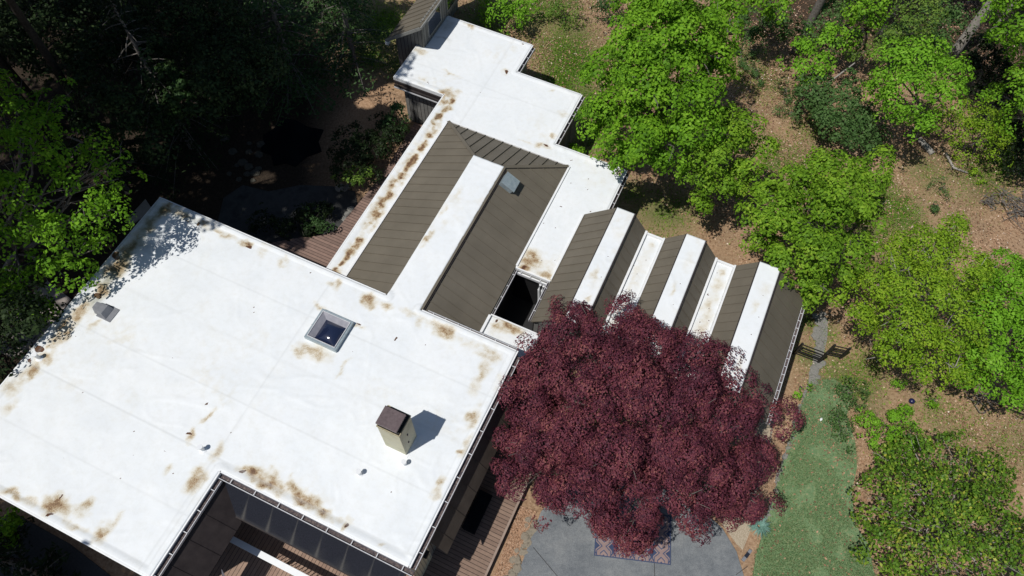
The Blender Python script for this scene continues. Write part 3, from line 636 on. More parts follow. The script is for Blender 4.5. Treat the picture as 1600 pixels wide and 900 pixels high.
# splayed light shaft seen through the dome: pale upper walls, dark pit
b = MB(); q0 = [(sx0 + .1, sy0 + .1), (sx1 - .1, sy0 + .1), (sx1 - .1, sy1 - .1), (sx0 + .1, sy1 - .1)]; q1 = [(sx0 + .30, sy0 + .14), (sx1 - .16, sy0 + .14), (sx1 - .16, sy1 - .28), (sx0 + .30, sy1 - .28)]
vs = [(*p, ZR + .21) for p in q0] + [(*p, ZR + .05) for p in q1]
b.add(vs, [(0, 1, 5, 4), (1, 2, 6, 5), (2, 3, 7, 6), (3, 0, 4, 7)]); b.build('inner_rim', mottled('rim', (.24, .24, .27), (.34, .33, .36), 5, .5), sk)
nx = 24; xs_ = np.linspace(q1[0][0], q1[1][0], nx); ys_ = np.linspace(q1[0][1], q1[2][1], nx); X, Y = np.meshgrid(xs_, ys_, indexing='ij')
u = (X - xs_[0]) / (xs_[-1] - xs_[0]) * 2 - 1; v = (Y - ys_[0]) / (ys_[-1] - ys_[0]) * 2 - 1; Z = ZR + .05 + .16 * (1 - np.abs(u) ** 2.4) * (1 - np.abs(v) ** 2.4)
idx = np.arange(nx * nx).reshape(nx, nx); F = np.stack([idx[:-1, :-1], idx[1:, :-1], idx[1:, 1:], idx[:-1, 1:]], -1).reshape(-1, 4)
link('dome', np_mesh('dome', np.stack([X, Y, Z], -1).reshape(-1, 3), F, smooth=True), M['dome'], sk)

cx0, cx1, cy0, cy1 = -2.34, -1.56, -4.91, -4.19
b = MB(); b.box(cx0, cx1, cy0, cy1, ZR, ZR + 2.12); ch = b.build('chimney', M['chim'], house, 'cream box chimney with a rusty brown cap', bevel=.012)
b = MB(); b.box(cx0 + .03, cx1 - .03, cy0 + .03, cy1 - .03, ZR + 2.122, ZR + 2.16)
for x, y in ((cx0 + .07, cy0 + .07), (cx1 - .09, cy0 + .07), (cx1 - .09, cy1 - .09), (cx0 + .07, cy1 - .09), ((cx0 + cx1) / 2, cy0 + .07), ((cx0 + cx1) / 2, cy1 - .09)): b.box(x - .012, x + .012, y - .012, y + .012, ZR + 2.16, ZR + 2.40)
b.box(cx0 + .12, cx1 - .12, cy0 + .12, cy1 - .12, ZR + 2.16, ZR + 2.38); b.build('louvre', M['black'], ch)
b = MB(); b.box(cx0 + .02, cx1 - .04, cy0 - .02, cy1 - .12, ZR + 2.40, ZR + 2.47); b.build('chimney_cap', M['cap'], ch, bevel=.008)
b = MB(); b.prism([(cx0 - .07, cy0 - .07), (cx1 + .07, cy0 - .07), (cx1 + .07, cy1 + .07), (cx0 - .07, cy1 + .07)], ZR + .005, ZR + .05); b.build('base_flashing', M['white'], ch, bevel=.01)
b = MB(); b.box(cx0 - .015, cx1 + .015, cy0 - .015, cy1 + .015, ZR + 2.05, ZR + 2.12); b.build('band', mottled('band', (.30, .26, .15), (.42, .37, .25), 14, .8), ch)
for (x, z_) in ((cx1, ZR + 1.3), (cx1, ZR + .7)):
    b = MB(); b.box(cx1 + .001, cx1 + .03, -4.62 + (z_ - 5) * .1, -4.57 + (z_ - 5) * .1, z_ - .04, z_ + .04); b.build('bolt', M['cap'], ch)
def pipe_vent(px, py, r=.06, h=.3, label=None):
    x, y = loc(px, py, ZR)
    b = MB(); b.tube([(x, y, ZR - .01), (x, y, ZR + .03), (x, y, ZR + .05)], [r * 2.6, r * 1.7, r * 1.2], 14); b.tube([(x, y, ZR + .04), (x, y, ZR + h)], r, 14); b.tube([(x - .01, y, ZR + h), (x + .0, y, ZR + h + .035)], [r * 1.35, r * 1.25], 14)
    return b.build('vent_pipe', M['white'], house, label, smooth=False)
pipe_vent(318, 703, .065, .32, 'small white vent pipe left of the courtyard notch'); pipe_vent(563, 741, .065, .32, 'small white vent pipe, nearer the front'); pipe_vent(633, 726, .065, .32, 'small white vent pipe beside the chimney'); pipe_vent(62, 560, .065, .32, 'white vent pipe beside leaf debris at the left edge')
x, y = loc(160, 482, ZR)
b = MB(); b.hexa([(x - .1, y - .28, ZR + .03), (x + .42, y - .30, ZR + .03), (x + .42, y + .16, ZR + .03), (x - .1, y + .12, ZR + .03)], [(x - .22, y - .16, ZR + .20), (x + .28, y - .24, ZR + .26), (x + .28, y + .14, ZR + .26), (x - .22, y + .10, ZR + .20)])
b.box(x + .0, x + .62, y - .34, y + .22, ZR + .0, ZR + .035); b.build('roof_vent', M['lead'], house, 'slanted grey vent hood at the left edge of the main roof', bevel=.01)
# galvanised box on the right brown slope, on a black curb
def on_slope(d):    # d metres to the right of the ridge edge
    f_ = (d) / (HX1 - RX1); return RX1 + d, zr - f_ * (zr - ze)
x0, z0 = on_slope(.14); x1, z1 = on_slope(.66)
b = MB(); b.hexa([(x0, 6.40, z0), (x1, 6.40, z1), (x1, 6.92, z1), (x0, 6.92, z0)], [(x0 + .14, 6.40, z0 + .26), (x1 + .14, 6.40, z1 + .26), (x1 + .14, 6.92, z1 + .26), (x0 + .14, 6.92, z0 + .26)])
bx_ = b.build('vent_box', M['galv'], house, 'pale blue-grey vent box on the right brown slope', bevel=.015)
b = MB(); b.hexa([(x0 + .13, 6.36, z0 + .25), (x1 + .17, 6.36, z1 + .23), (x1 + .17, 6.96, z1 + .23), (x0 + .13, 6.96, z0 + .25)], [(x0 + .15, 6.36, z0 + .29), (x1 + .19, 6.36, z1 + .27), (x1 + .19, 6.96, z1 + .27), (x0 + .15, 6.96, z0 + .29)])
b.build('lid', M['galv'], bx_)

# ------------------------------------------------------------------ tall clerestory block at the back left
tx0, tx1, ty0, ty1 = -12.3, -10.32, 12.45, 19.0; zh, zl = 4.25, 2.75
slope((tx0, ty0, zl), (tx0, ty1, zl), (tx1, ty1, zh), (tx1, ty0, zh), 'brown metal roof of the taller block at the back', sp=.41, rib=.035)
b = MB(); b.box(-10.58, -10.5, 12.9, 19.0, ZL + .0, zh - .12); tw = b.build('wall', M['siding_y'], house, 'upright grey wall with two dark windows above the white roof')
for y in (13.35, 15.25):
    b = MB(); b.box(-10.5, -10.46, y, y + .06, ZL + .25, ZL + 1.35).box(-10.5, -10.46, y + 1.24, y + 1.3, ZL + .25, ZL + 1.35).box(-10.5, -10.46, y + .06, y + 1.24, ZL + .25, ZL + .31).box(-10.5, -10.46, y + .06, y + 1.24, ZL + 1.29, ZL + 1.35)
    wf = b.build('window', M['trimgrey'], house)
    b = MB(); b.box(-10.499, -10.475, y + .06, y + 1.24, ZL + .31, ZL + 1.29); b.build('pane', M['pane'], wf)
b = MB(); zz = lambda x: zl + (zh - zl) * (x - tx0) / (tx1 - tx0) - .10
b.add([(-12.05, 12.9, zb), (-10.58, 12.9, zb), (-10.58, 12.9, zz(-10.58)), (-12.05, 12.9, zz(-12.05)), (-12.05, 13.0, zb), (-10.58, 13.0, zb), (-10.58, 13.0, zz(-10.58)), (-12.05, 13.0, zz(-12.05))], [(0, 1, 2, 3), (7, 6, 5, 4), (0, 4, 5, 1), (1, 5, 6, 2), (2, 6, 7, 3), (3, 7, 4, 0)])
b.build('gable_wall', M['siding'], house); wall(((-12.0, 13.0), (-12.0, 19.0)), zb, zl - .05, matk='siding_y')
b = MB(); b.bar((tx0, ty0 - .02, zl - .03), (tx1, ty0 - .02, zh - .03), .05, .14); b.bar((tx1 + .03, ty0, zh - .04), (tx1 + .03, ty1, zh - .04), .05, .12); b.build('rake_trim', M['trimgrey'], house)
b = MB(); b.box(tx0 - .02, tx0 + .14, ty0 - .08, ty0 + .12, zl - .22, zl - .06); b.build('gutter_end', M['white'], house)
b = MB(); b.prism([(-10.9, 12.93), (-10.5, 12.93), (-10.5, 13.0), (-10.9, 13.0)], ZL + .03, ZL + .12); b.build('flashing', M['trimgrey'], house)

# ------------------------------------------------------------------ decks, paths, patio (setting)
def sheet(name, pts, z, matk, depth=.12, hs=True):
    b = MB(); b.prism(pts, z - depth, z)
    o = b.build(name, M[matk] if isinstance(matk, str) else matk)
    if hs: o.location = (O2[0], O2[1], 0); o.rotation_euler = (0, 0, th - math.pi / 2)
    return tag(o, kind='structure')
sheet('deck', [(.1, -13.5), (2.1, -13.5), (2.1, -.2), (.6, 1.9), (.1, 1.9)], 0.0, 'deck_y', .10)
sheet('deck_edge', [(2.102, -13.5), (2.18, -13.5), (2.18, -.2), (2.102, -.2)], 0.004, mottled('deck_rim', (.25, .18, .14), (.34, .26, .21), 4, .8), .18)
sheet('courtyard_deck', [(-6.9, -13.5), (.098, -13.5), (.098, -7.6), (-6.9, -7.6)], -.004, 'deck_x', .10)
edge_l = [loc(*p, 0) for p in ((648, 192), (625, 228), (605, 262), (577, 297), (560, 318), (537, 345), (524, 362), (500, 368), (470, 371), (430, 378), (400, 385))]
sheet('side_deck', [(-8.1, .0), (-8.1, 10.7)] + [(x, y) for x, y in edge_l] + [(-13.0, .0)], 0.0, board_mat('side_deck_boards', (.20, .135, .11), (.27, .18, .145), .143, 1), .10)
# concrete patio under the red maple, with sawn joints
pat = [at(*p)[:2] for p in ((845, 800), (808, 900), (795, 950), (1180, 980), (1163, 905), (1150, 862), (1128, 826), (1090, 790), (1040, 760), (900, 740))]
o = sheet('patio', pat, ZG + .06, 'concrete', .2, False)
b = MB()
for a, c in (((833, 855), (900, 935)), ((1022, 870), (1024, 930)), ((1024, 879), (1160, 885)), ((1150, 898), (1168, 885))):
    if (a, c) == ((1024, 879), (1160, 885)): continue
    p, q = at(*a, ZG + .06), at(*c, ZG + .06); b.bar(p + (0, 0, .003), q + (0, 0, .003), .02, .004)
o = b.build('patio_joint', M['joint']); tag(o, kind='structure')
sheet('light_well_floor', [(-1.69, 1.26), (-.04, 1.26), (-.04, 3.96), (-1.69, 3.96)], -.1, 'black', .1)  # floor blackened too, so the well reads as fully shaded
# dark drive at the lower left
sheet('driveway', [at(*p)[:2] for p in ((20, 800), (110, 850), (250, 960), (-60, 1000), (-120, 860))], ZG + .02, 'asphalt', .2, False)
# stone paving by the side deck, mostly in shade
pv = mottled('flagstone_paving', (.02, .021, .022), (.06, .06, .058), 1.5, .9, bstr=.3, c3=(.035, .035, .034), spec=.2)
sheet('flagstone_terrace', [at(*p)[:2] for p in ((555, 300), (520, 292), (470, 290), (420, 300), (380, 290), (350, 310), (340, 350), (390, 372), (440, 382), (520, 365), (560, 330))], ZG + .05, pv, .2, False)
sheet('stone_path', [at(*p)[:2] for p in ((75, 440), (112, 468), (60, 540), (20, 560), (-20, 540), (30, 480))], ZG + .06, mottled('pinkish_paving', (.22, .19, .17), (.32, .28, .25), 2, .9), .2, False)
sheet('stone_path', [at(*p)[:2] for p in ((228, 312), (240, 330), (205, 352), (198, 345))], ZG + .06, mottled('pale_paving', (.30, .27, .23), (.42, .38, .32), 2, .9), .2, False)
# pond in the dark garden
wt, n_, p_ = mat('pond_water'); p_.inputs['Base Color'].default_value = (.004, .005, .007, 1); p_.inputs['Roughness'].default_value = .2; p_.inputs['Specular IOR Level'].default_value = .12
sheet('pond', [at(*p)[:2] for p in ((412, 212), (428, 203), (440, 186), (463, 189), (482, 200), (506, 204), (498, 222), (503, 238), (480, 246), (462, 262), (447, 256), (428, 260), (424, 243), (408, 238))], ZG + .07, wt, .1, False)
# gravel strip, planting edge
sheet('gravel_path', [at(*p)[:2] for p in ((1190, 650), (1210, 655), (1202, 700), (1188, 750), (1172, 800), (1172, 830), (1160, 860), (1150, 850), (1128, 820), (1148, 760), (1165, 700))], ZG + .05, 'gravel', .15, False)
grey_path = [(1283, 486), (1293, 500), (1292, 530), (1285, 560), (1275, 585), (1268, 610), (1262, 600), (1266, 575), (1277, 550), (1280, 520), (1275, 495)]
sheet('grey_path', [at(*p)[:2] for p in grey_path], ZG + .045, 'greystone', .15, False)
lawn_poly = [at(*p)[:2] for p in ((1266, 598), (1300, 592), (1330, 612), (1322, 650), (1335, 690), (1338, 730), (1330, 770), (1335, 820), (1355, 850), (1372, 930), (1172, 930), (1180, 870), (1196, 820), (1210, 770), (1225, 715), (1240, 665), (1255, 625))]
lm, n_, p_ = mat('lawn_base'); v_ = objco(n_); t_ = noise(n_, 7, 6, .7, v_)
r_ = ramp(n_, t_.outputs[0], [(.25, (.085, .15, .065)), (.48, (.13, .21, .095)), (.60, (.19, .24, .115)), (.72, (.34, .26, .16))]); n_.links.new(r_.outputs[0], p_.inputs['Base Color']); p_.inputs['Roughness'].default_value = .9
sheet('lawn', lawn_poly, ZG + .065, lm, .15, False)
# thin timber edging between mulch and gravel
b = MB(); pts = [at(*p, ZG + .06) for p in ((1206, 668), (1200, 700), (1190, 735), (1178, 770))]
for p, q in zip(pts, pts[1:]): b.bar(p, q, .03, .14)
tag(b.build('edging_board', M['wood_grey']), 'thin brown timber edging beside the gravel strip', 'edging')

# ------------------------------------------------------------------ stones
def stone(px, py, r, name, label, group, matk='stone', z=ZG, flat=.5, seed=0, cat='stone', parent=None):
    rg = random.Random(seed * 77 + int(px * 3 + py)); n = rg.randint(6, 8); c = at(px, py, z); a0 = rg.random() * 6
    ring = [(c[0] + r * (.8 + .4 * rg.random()) * math.cos(a0 + 2 * math.pi * k / n), c[1] + r * (.75 + .4 * rg.random()) * math.sin(a0 + 2 * math.pi * k / n)) for k in range(n)]
    b = MB(); h = r * flat * (.7 + .6 * rg.random())
    vs = [(x, y, z - .05) for x, y in ring] + [(x, y, z + h * .7) for x, y in ring] + [(c[0] + (x - c[0]) * .7, c[1] + (y - c[1]) * .7, z + h + .02 * rg.random()) for x, y in ring]
    fs = [tuple(range(n))[::-1]] + [(i, (i + 1) % n, n + (i + 1) % n, n + i) for i in range(n)] + [(n + i, n + (i + 1) % n, 2 * n + (i + 1) % n, 2 * n + i) for i in range(n)] + [tuple(range(2 * n, 3 * n))]
    b.add(vs, fs); o = b.build(name, M[matk], parent)
    if parent is None: tag(o, label, cat, group)
    return o
rg = random.Random(4)
LB = 'flat tan stone in the row edging the left side of the patio'
for i in range(34):
    t = i / 33; px = 832 - 36 * t + rg.uniform(-8, 8); py = 812 + 98 * t + rg.uniform(-3, 3)
    stone(px, py, rg.uniform(.10, .2), 'edging_stone', LB, 'stones edging the patio', seed=i, flat=.35)
pl = [(1266, 596), (1255, 625), (1243, 655), (1236, 690), (1226, 715), (1215, 745), (1211, 775), (1202, 800), (1193, 835)]
kk = 0
for (ax_, ay_), (bx2, by2) in zip(pl, pl[1:]):
    for j in range(7):
        t = j / 7; stone(ax_ + (bx2 - ax_) * t + rg.uniform(-1.5, 1.5), ay_ + (by2 - ay_) * t, rg.uniform(.07, .12), 'border_stone', 'small grey stone in the curved line bordering the green lawn', 'stones bordering the lawn', 'greystone', seed=kk, flat=.5); kk += 1
for i in range(26):
    px = 1279 + rg.uniform(-7, 9); py = 490 + i * 4.3; stone(px - max(0, (py - 560)) * .3, py, rg.uniform(.10, .2), 'path_stone', 'flat grey stone of the narrow path beyond the iron fence', 'stones of the narrow path', 'greystone', z=ZG + .045, seed=i, flat=.18)
for i in range(24):
    px = rg.uniform(350, 410) if i < 16 else rg.uniform(525, 570); py = rg.uniform(215, 285) if i < 16 else rg.uniform(292, 345)
    stone(px, py, rg.uniform(.12, .26), 'garden_rock', 'dark rock lying in the shade by the pond' if i < 16 else 'pale rock between the side deck and the dark terrace', 'rocks by the pond' if i < 16 else 'rocks beside the side deck', 'darkrock' if i < 16 else 'greystone', seed=i, flat=.5, cat='rock')

# ------------------------------------------------------------------ foliage
def quads(P, Nn, size, rng, aspect=.62, droop=None):
    """one bent leaf (a kite of two triangles' worth, as a quad) per point"""
    n = len(P); a = rng.normal(size=(n, 3)); t = a - (a * Nn).sum(1, keepdims=True) * Nn; t /= np.linalg.norm(t, axis=1, keepdims=True) + 1e-9
    s = np.cross(Nn, t); L = size[:, None]
    V = np.stack([P - t * L * .5, P + s * L * aspect * .5 + Nn * L * .08, P + t * L * .5, P - s * L * aspect * .5 + Nn * L * .08], 1).reshape(-1, 3)
    return V, np.arange(n * 4).reshape(n, 4)
def unit(a): return a / (np.linalg.norm(a, axis=-1, keepdims=True) + 1e-9)
leaf_a = .14
def crown_pts(blobs, rng, dens=5.0, pad=(.28, .5), per=40, squash=.8, up=.6, spread=.55, fill=.06, low=-.25, flat=.62, ragged=.2, gap=.05, gs=1.0, inner=.35, depth=.34, hole=None, rim=.22):
    P = []; Nn = []; Vv = []
    B = np.array([b[:3] for b in blobs]); Rr = np.array([b[3] for b in blobs])
    for i, (c, r) in enumerate(zip(B, Rr)):
        k = max(4, int(dens * 4 * math.pi * r * r * .7))
        d = unit(rng.normal(size=(k, 3))); d[:, 2] = np.where(d[:, 2] < low, -d[:, 2], d[:, 2])
        q = c + d * r * np.array([1, 1, squash]) * (1 - ragged / 2 + ragged * rng.normal(size=(k, 1)) * .7)
        ok = np.ones(k, bool)
        for j, (c2, r2) in enumerate(zip(B, Rr)):
            if j != i: ok &= (np.linalg.norm((q - c2) / np.array([1, 1, squash]), axis=1) > r2 * .82)
        ph = rng.uniform(0, 6, 3) * 0 + 1.3; g_ = np.sin(q[:, 0] * 2.6 / gs + 1.1 + .8 * np.sin(q[:, 1] * 1.3)) * np.sin(q[:, 1] * 2.4 / gs + .4 + .9 * np.sin(q[:, 2] * 1.5)) + .45 * np.sin(q[:, 2] * 3.4 / gs + q[:, 0])
        if hole is not None: ok &= g_ > hole
        if not ok.any(): ok[:3] = True
        sink = np.clip((g_[ok, None] - gap) / .35, -1, .5) * depth * gs
        q = q[ok] + d[ok] * np.maximum(sink, -.55 * r); d = d[ok]; m = len(q)
        if not m: continue
        pr = rng.uniform(pad[0], pad[1], m); tone = rng.uniform(-.22, .22, m)
        ax_ = unit(d + np.array([0, 0, up])); cnt = np.maximum(5, (per * (pr / pad[1]) ** 2).astype(int)); rep = np.repeat(np.arange(m), cnt); tot = len(rep)
        A = ax_[rep]; o = unit(rng.normal(size=(tot, 3))); da = (o * A).sum(1, keepdims=True)
        o = np.where(da < -.25, o - 2 * da * A, o); da = (o * A).sum(1, keepdims=True); nr = o.copy()
        wob = 1 + .22 * np.sin(o[:, :1] * 7 + tone[rep][:, None] * 40) * np.cos(o[:, 1:2] * 6 + tone[rep][:, None] * 23)
        o = (o - A * da * (1 - flat)) * rng.random((tot, 1)) ** rim * wob
        P.append(q[rep] + o * pr[rep][:, None]); Nn.append(unit(A * .25 + nr * .95 + np.array([0, 0, .2]) + rng.normal(size=(tot, 3)) * spread * .55)); Vv.append(np.clip(.5 + tone[rep] + rng.normal(size=tot) * .17, 0, 1))
        f = int(inner * 46 * r * r / (leaf_a / .14) ** 1.6 * 1.6)
        if f:
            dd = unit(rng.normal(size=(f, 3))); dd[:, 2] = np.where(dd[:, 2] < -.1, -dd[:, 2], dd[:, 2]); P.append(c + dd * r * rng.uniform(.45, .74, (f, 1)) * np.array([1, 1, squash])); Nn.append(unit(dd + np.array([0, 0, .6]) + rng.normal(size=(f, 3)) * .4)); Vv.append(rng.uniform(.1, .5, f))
        f = int(fill * tot)
        if f:
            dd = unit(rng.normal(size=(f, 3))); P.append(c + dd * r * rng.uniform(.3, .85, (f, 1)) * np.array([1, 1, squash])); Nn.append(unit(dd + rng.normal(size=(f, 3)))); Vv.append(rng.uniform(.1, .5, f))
    return np.concatenate(P), np.concatenate(Nn), np.concatenate(Vv)
def limb_path(a, b, rng, sag=.15, n=5):
    a = np.array(a, float); b = np.array(b, float); L = np.linalg.norm(b - a); pts = []
    for i in range(n):
        t = i / (n - 1); p = a + (b - a) * t; p[2] += sag * L * math.sin(math.pi * t) * .5
        if 0 < i < n - 1: p += rng.normal(size=3) * L * .03
        pts.append(p)
    return pts
sun_gaps = [((272, 142, 4.0), 1.15), ((560, 95, 4), .8), ((500, 50, 5), .8), ((455, 60, 5), .6), ((390, 270, .5), .55), ((100, 150, 3), .5)]
def open_gaps(P, Nn, Vv):
    u = -SUN / np.linalg.norm(SUN); keep = np.ones(len(P), bool)
    for (px, py, z), r in sun_gaps:
        d = P - at(px, py, z); t = d @ u; dist = np.linalg.norm(d - t[:, None] * u, axis=1); keep &= ~((t > .9) & (dist < r))
    return P[keep], Nn[keep], Vv[keep]
def tree(name, label, cat, blobs, base, kind, leaf=.11, trunk_r=.12, seed=1, group=None, bark='bark', dens=5., per=40, pad=(.28, .5), limbs=True, twig=0, parts=('crown', 'trunk'), fork=.45, **kw):
    rng = np.random.default_rng(seed); base = np.array(base, float)
    t = empty(name, base, 0, label, cat, group)
    global leaf_a
    leaf_a = leaf
    P, Nn, Vv = crown_pts(blobs, rng, dens, pad, per, **kw)
    leaf_a = .3
    if kind in ('shade', 'dark'): P, Nn, Vv = open_gaps(P, Nn, Vv)
    V, F = quads(P - base, Nn, leaf * rng.uniform(.65, 1.3, len(P)), rng)
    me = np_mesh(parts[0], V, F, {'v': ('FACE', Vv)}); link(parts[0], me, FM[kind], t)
    cen = np.mean([b[:3] for b in blobs], 0); top = max(b[2] for b in blobs)
    b = MB(); h = max(.35, (min(q[2] for q in blobs) - base[2]) * .8)
    f = np.array([(cen[0] - base[0]) * .25, (cen[1] - base[1]) * .25, h * fork + .2])
    b.tube([(0, 0, -.15), (0, 0, .05), f * .5 + rng.normal(size=3) * .03, f], [trunk_r * 1.5, trunk_r * 1.1, trunk_r, trunk_r * .85], 9)
    if limbs:
        for q in blobs:
            e = np.array(q[:3]) - base + rng.normal(size=3) * q[3] * .2; pth = limb_path(f, e, rng)
            b.tube(pth, [trunk_r * .55, trunk_r * .45, trunk_r * .34, trunk_r * .22, trunk_r * .1], 6)
            for s in range(3 + twig):
                d = unit(rng.normal(size=3)); d[2] = abs(d[2]); e2_ = e + d * q[3] * .9; st_ = pth[rng.integers(2, 5)]
                b.tube(limb_path(st_, e2_, rng, .05, 4), [trunk_r * .2, trunk_r * .14, trunk_r * .09, .006], 5)
    b.build(parts[1], M[bark], t, smooth=True)
    return t
def B(*l): return [(*at(px, py, z), r) for px, py, z, r in l]
def Bs(k, *l): return [(*at(px, py, z), r * k) for px, py, z, r in l]
def G0(px, py): return at(px, py, ZG)
if True:
    # purple maple over the patio
    tree('red_maple', 'big purple-red maple with fine leaves hanging over the patio and wing roof', 'tree', Bs(1.07, 
      (905, 500, 3.7, .75), (868, 535, 3.6, .8), (985, 512, 3.8, .75), (1000, 540, 3.9, .8), (850, 575, 3.4, 1.0), (950, 545, 4.2, .9), (1055, 555, 3.9, .9), (1115, 595, 3.6, .85), (835, 630, 3.1, 1.05), (920, 600, 4.6, 1.2), (1000, 620, 4.9, 1.3), (1075, 625, 4.5, 1.1),
      (835, 700, 2.8, 1.15), (900, 680, 4.2, 1.2), (960, 700, 4.7, 1.3), (1040, 690, 4.6, 1.2), (1125, 660, 3.7, 1.0), (1165, 635, 3.0, .65), (1212, 648, 2.4, .45), (865, 765, 2.6, .9), (930, 770, 3.3, 1.0), (1000, 790, 3.0, 1.0), (1000, 830, 2.0, .6), (950, 815, 2.2, .7), (1060, 755, 3.5, 1.1),
      (1115, 725, 3.4, 1.0), (1158, 735, 2.6, .85), (1105, 790, 2.5, .75), (1170, 790, 2.0, .6), (1188, 706, 2.3, .55), (805, 740, 2.2, .65), (808, 690, 2.6, .7), (1140, 780, 2.6, .7)),
      G0(1000, 740), 'red', leaf=.075, trunk_r=.17, seed=11, dens=4.6, pad=(.26, .44), per=300, flat=.95, up=.2, ragged=.10, fill=.03, spread=.42, gap=.1, gs=1.0, inner=1.6, depth=.48, rim=.10)
    # green trees on the right, nearest the house first
    tree('maple_tree', 'tall bright green maple right behind the white roof steps', 'tree', Bs(.8, 
      (1008, 20, 6.5, 1.5), (1068, 20, 7.5, 1.8), (1113, 30, 6.0, 1.2), (1008, 75, 6.5, 1.7), (1073, 80, 7.5, 1.8), (963, 120, 5.0, 1.2), (1018, 140, 6.5, 1.6), (1083, 135, 6.6, 1.5), (958, 180, 4.6, 1.3), (1013, 205, 5.4, 1.5), (1068, 195, 5.6, 1.3), (933, 200, 3.8, .9), (983, 240, 4.0, 1.0), (1028, 245, 4.2, 1.0), (1118, 80, 5.6, .9), (1113, 110, 5.0, .7)),
      G0(1025, 215), 'maple', leaf=.15, trunk_r=.2, seed=21, dens=3.4, pad=(.32, .56), per=135, inner=1.0, ragged=.38, depth=.6, gs=1.1)
    tree('maple_tree', 'duller green tree between the tall maple and the rounded one', 'tree', Bs(.74, 
      (1125, 185, 4.6, 1.1), (1160, 215, 4.4, 1.1), (1115, 235, 4.6, 1.2), (1160, 265, 3.8, 1.0), (1110, 290, 3.4, .95), (1085, 265, 3.6, .8), (1100, 320, 2.4, .7), (1150, 300, 2.8, .7), (1185, 235, 3.4, .7)),
      G0(1130, 300), 'maple_dull', leaf=.13, trunk_r=.13, seed=22, dens=3.8, pad=(.3, .5), per=115, inner=1.0, ragged=.36, depth=.55)
    tree('maple_tree', 'rounded mid green tree at the back corner of the zigzag wing', 'tree', Bs(.78, 
      (1290, 265, 4.6, 1.2), (1345, 275, 4.0, 1.1), (1240, 290, 4.4, 1.1), (1195, 300, 3.4, .9), (1290, 320, 5.2, 1.5), (1350, 325, 4.0, 1.1), (1230, 345, 4.8, 1.3), (1180, 360, 3.2, .9), (1280, 380, 4.8, 1.4), (1325, 385, 3.6, .85), (1220, 400, 3.8, 1.0), (1275, 435, 3.4, 1.1), (1310, 428, 2.6, .6), (1265, 470, 2.4, .7), (1375, 262, 3.4, .7)),
      G0(1275, 420), 'maple_dull', leaf=.135, trunk_r=.18, seed=23, dens=3.8, pad=(.3, .5), per=120, inner=1.0, ragged=.36, depth=.55)
    tree('yellow_green_tree', 'wide yellow-green tree with fine leaves beyond the iron fence', 'tree', Bs(.8, 
      (1480, 370, 3.2, .9), (1500, 350, 2.6, .7), (1425, 385, 3.2, 1.1), (1450, 400, 3.8, 1.2), (1395, 405, 3.0, .7), (1358, 438, 2.8, .8), (1400, 450, 4.2, 1.4), (1470, 460, 4.4, 1.5), (1520, 420, 3.4, 1.1), (1350, 490, 2.9, 1.0), (1410, 515, 4.0, 1.4), (1480, 530, 3.6, 1.3), (1385, 550, 2.6, .9), (1440, 570, 2.6, .9), (1500, 575, 2.4, .8), (1530, 480, 3.2, 1.0)),
      G0(1440, 520), 'yellowgreen', leaf=.10, trunk_r=.14, seed=24, dens=4.2, pad=(.26, .44), per=95, ragged=.28, inner=.9, bark='barklt', twig=3, depth=.4, gs=.8)
    tree('maple_tree', 'bright fresh green tree at the right edge beside the yellow-green one', 'tree', Bs(0.88, 
      (1580, 430, 3.0, 1.0), (1550, 450, 2.8, .9), (1610, 470, 3.6, 1.4), (1560, 500, 3.6, 1.2), (1610, 540, 3.6, 1.4), (1550, 560, 3.0, 1.1), (1590, 600, 2.4, 1.0), (1530, 590, 2.2, .7), (1640, 600, 2.8, 1.2)),
      G0(1590, 560), 'bright', leaf=.12, trunk_r=.14, seed=25, dens=4., pad=(.26, .45), per=95, ragged=.28, inner=.9, depth=.45, gs=.8)
    tree('maple_tree', 'bright green tree in front of the thick grey trunk at upper right', 'tree', Bs(0.88, 
      (1400, 100, 4.4, 1.1), (1440, 95, 4.8, 1.2), (1480, 110, 4.0, 1.0), (1380, 130, 3.8, 1.0), (1430, 140, 4.6, 1.3), (1470, 150, 3.8, 1.0), (1400, 175, 3.4, .9), (1440, 190, 3.2, .9), (1360, 140, 3.2, .6)),
      G0(1430, 215), 'bright', leaf=.14, trunk_r=.12, seed=26, dens=3.4, pad=(.28, .48), per=58, ragged=.25)
    tree('round_shrub', 'broad olive-yellow shrub at upper right above the fallen log', 'shrub', B(
      (1500, 180, 1.6, 1.0), (1535, 185, 1.6, 1.0), (1480, 205, 1.5, .8), (1520, 215, 1.7, 1.1), (1560, 215, 1.4, .9), (1500, 235, 1.0, .6), (1550, 240, .9, .6)),
      G0(1520, 240), 'yellowgreen', leaf=.10, trunk_r=.06, seed=27, dens=4., pad=(.22, .38), per=50, ragged=.3, parts=('foliage', 'stem'))
    tree('young_pine', 'dark soft-needled pine lying between the bright trees at upper right', 'tree', B(
      (1285, 150, 1.7, 1.0), (1320, 160, 1.8, 1.0), (1345, 185, 1.6, .9), (1300, 190, 1.4, .9), (1335, 215, 1.2, .8), (1360, 220, .9, .6), (1270, 165, 1.2, .6)),
      G0(1320, 195), 'pine', leaf=.13, trunk_r=.06, seed=28, dens=6, pad=(.25, .4), per=60, ragged=.3)
    tree('young_maple', 'small bright green tree by the leftmost grey trunk', 'tree', B((1260, 75, 2.6, .8), (1290, 65, 2.6, .7), (1250, 105, 2.2, .8), (1280, 100, 2.4, .8), (1262, 125, 1.6, .5), (1300, 45, 2.4, .6)),
      G0(1268, 125), 'bright', leaf=.15, trunk_r=.06, seed=29, dens=3., pad=(.26, .45), per=44, ragged=.35)
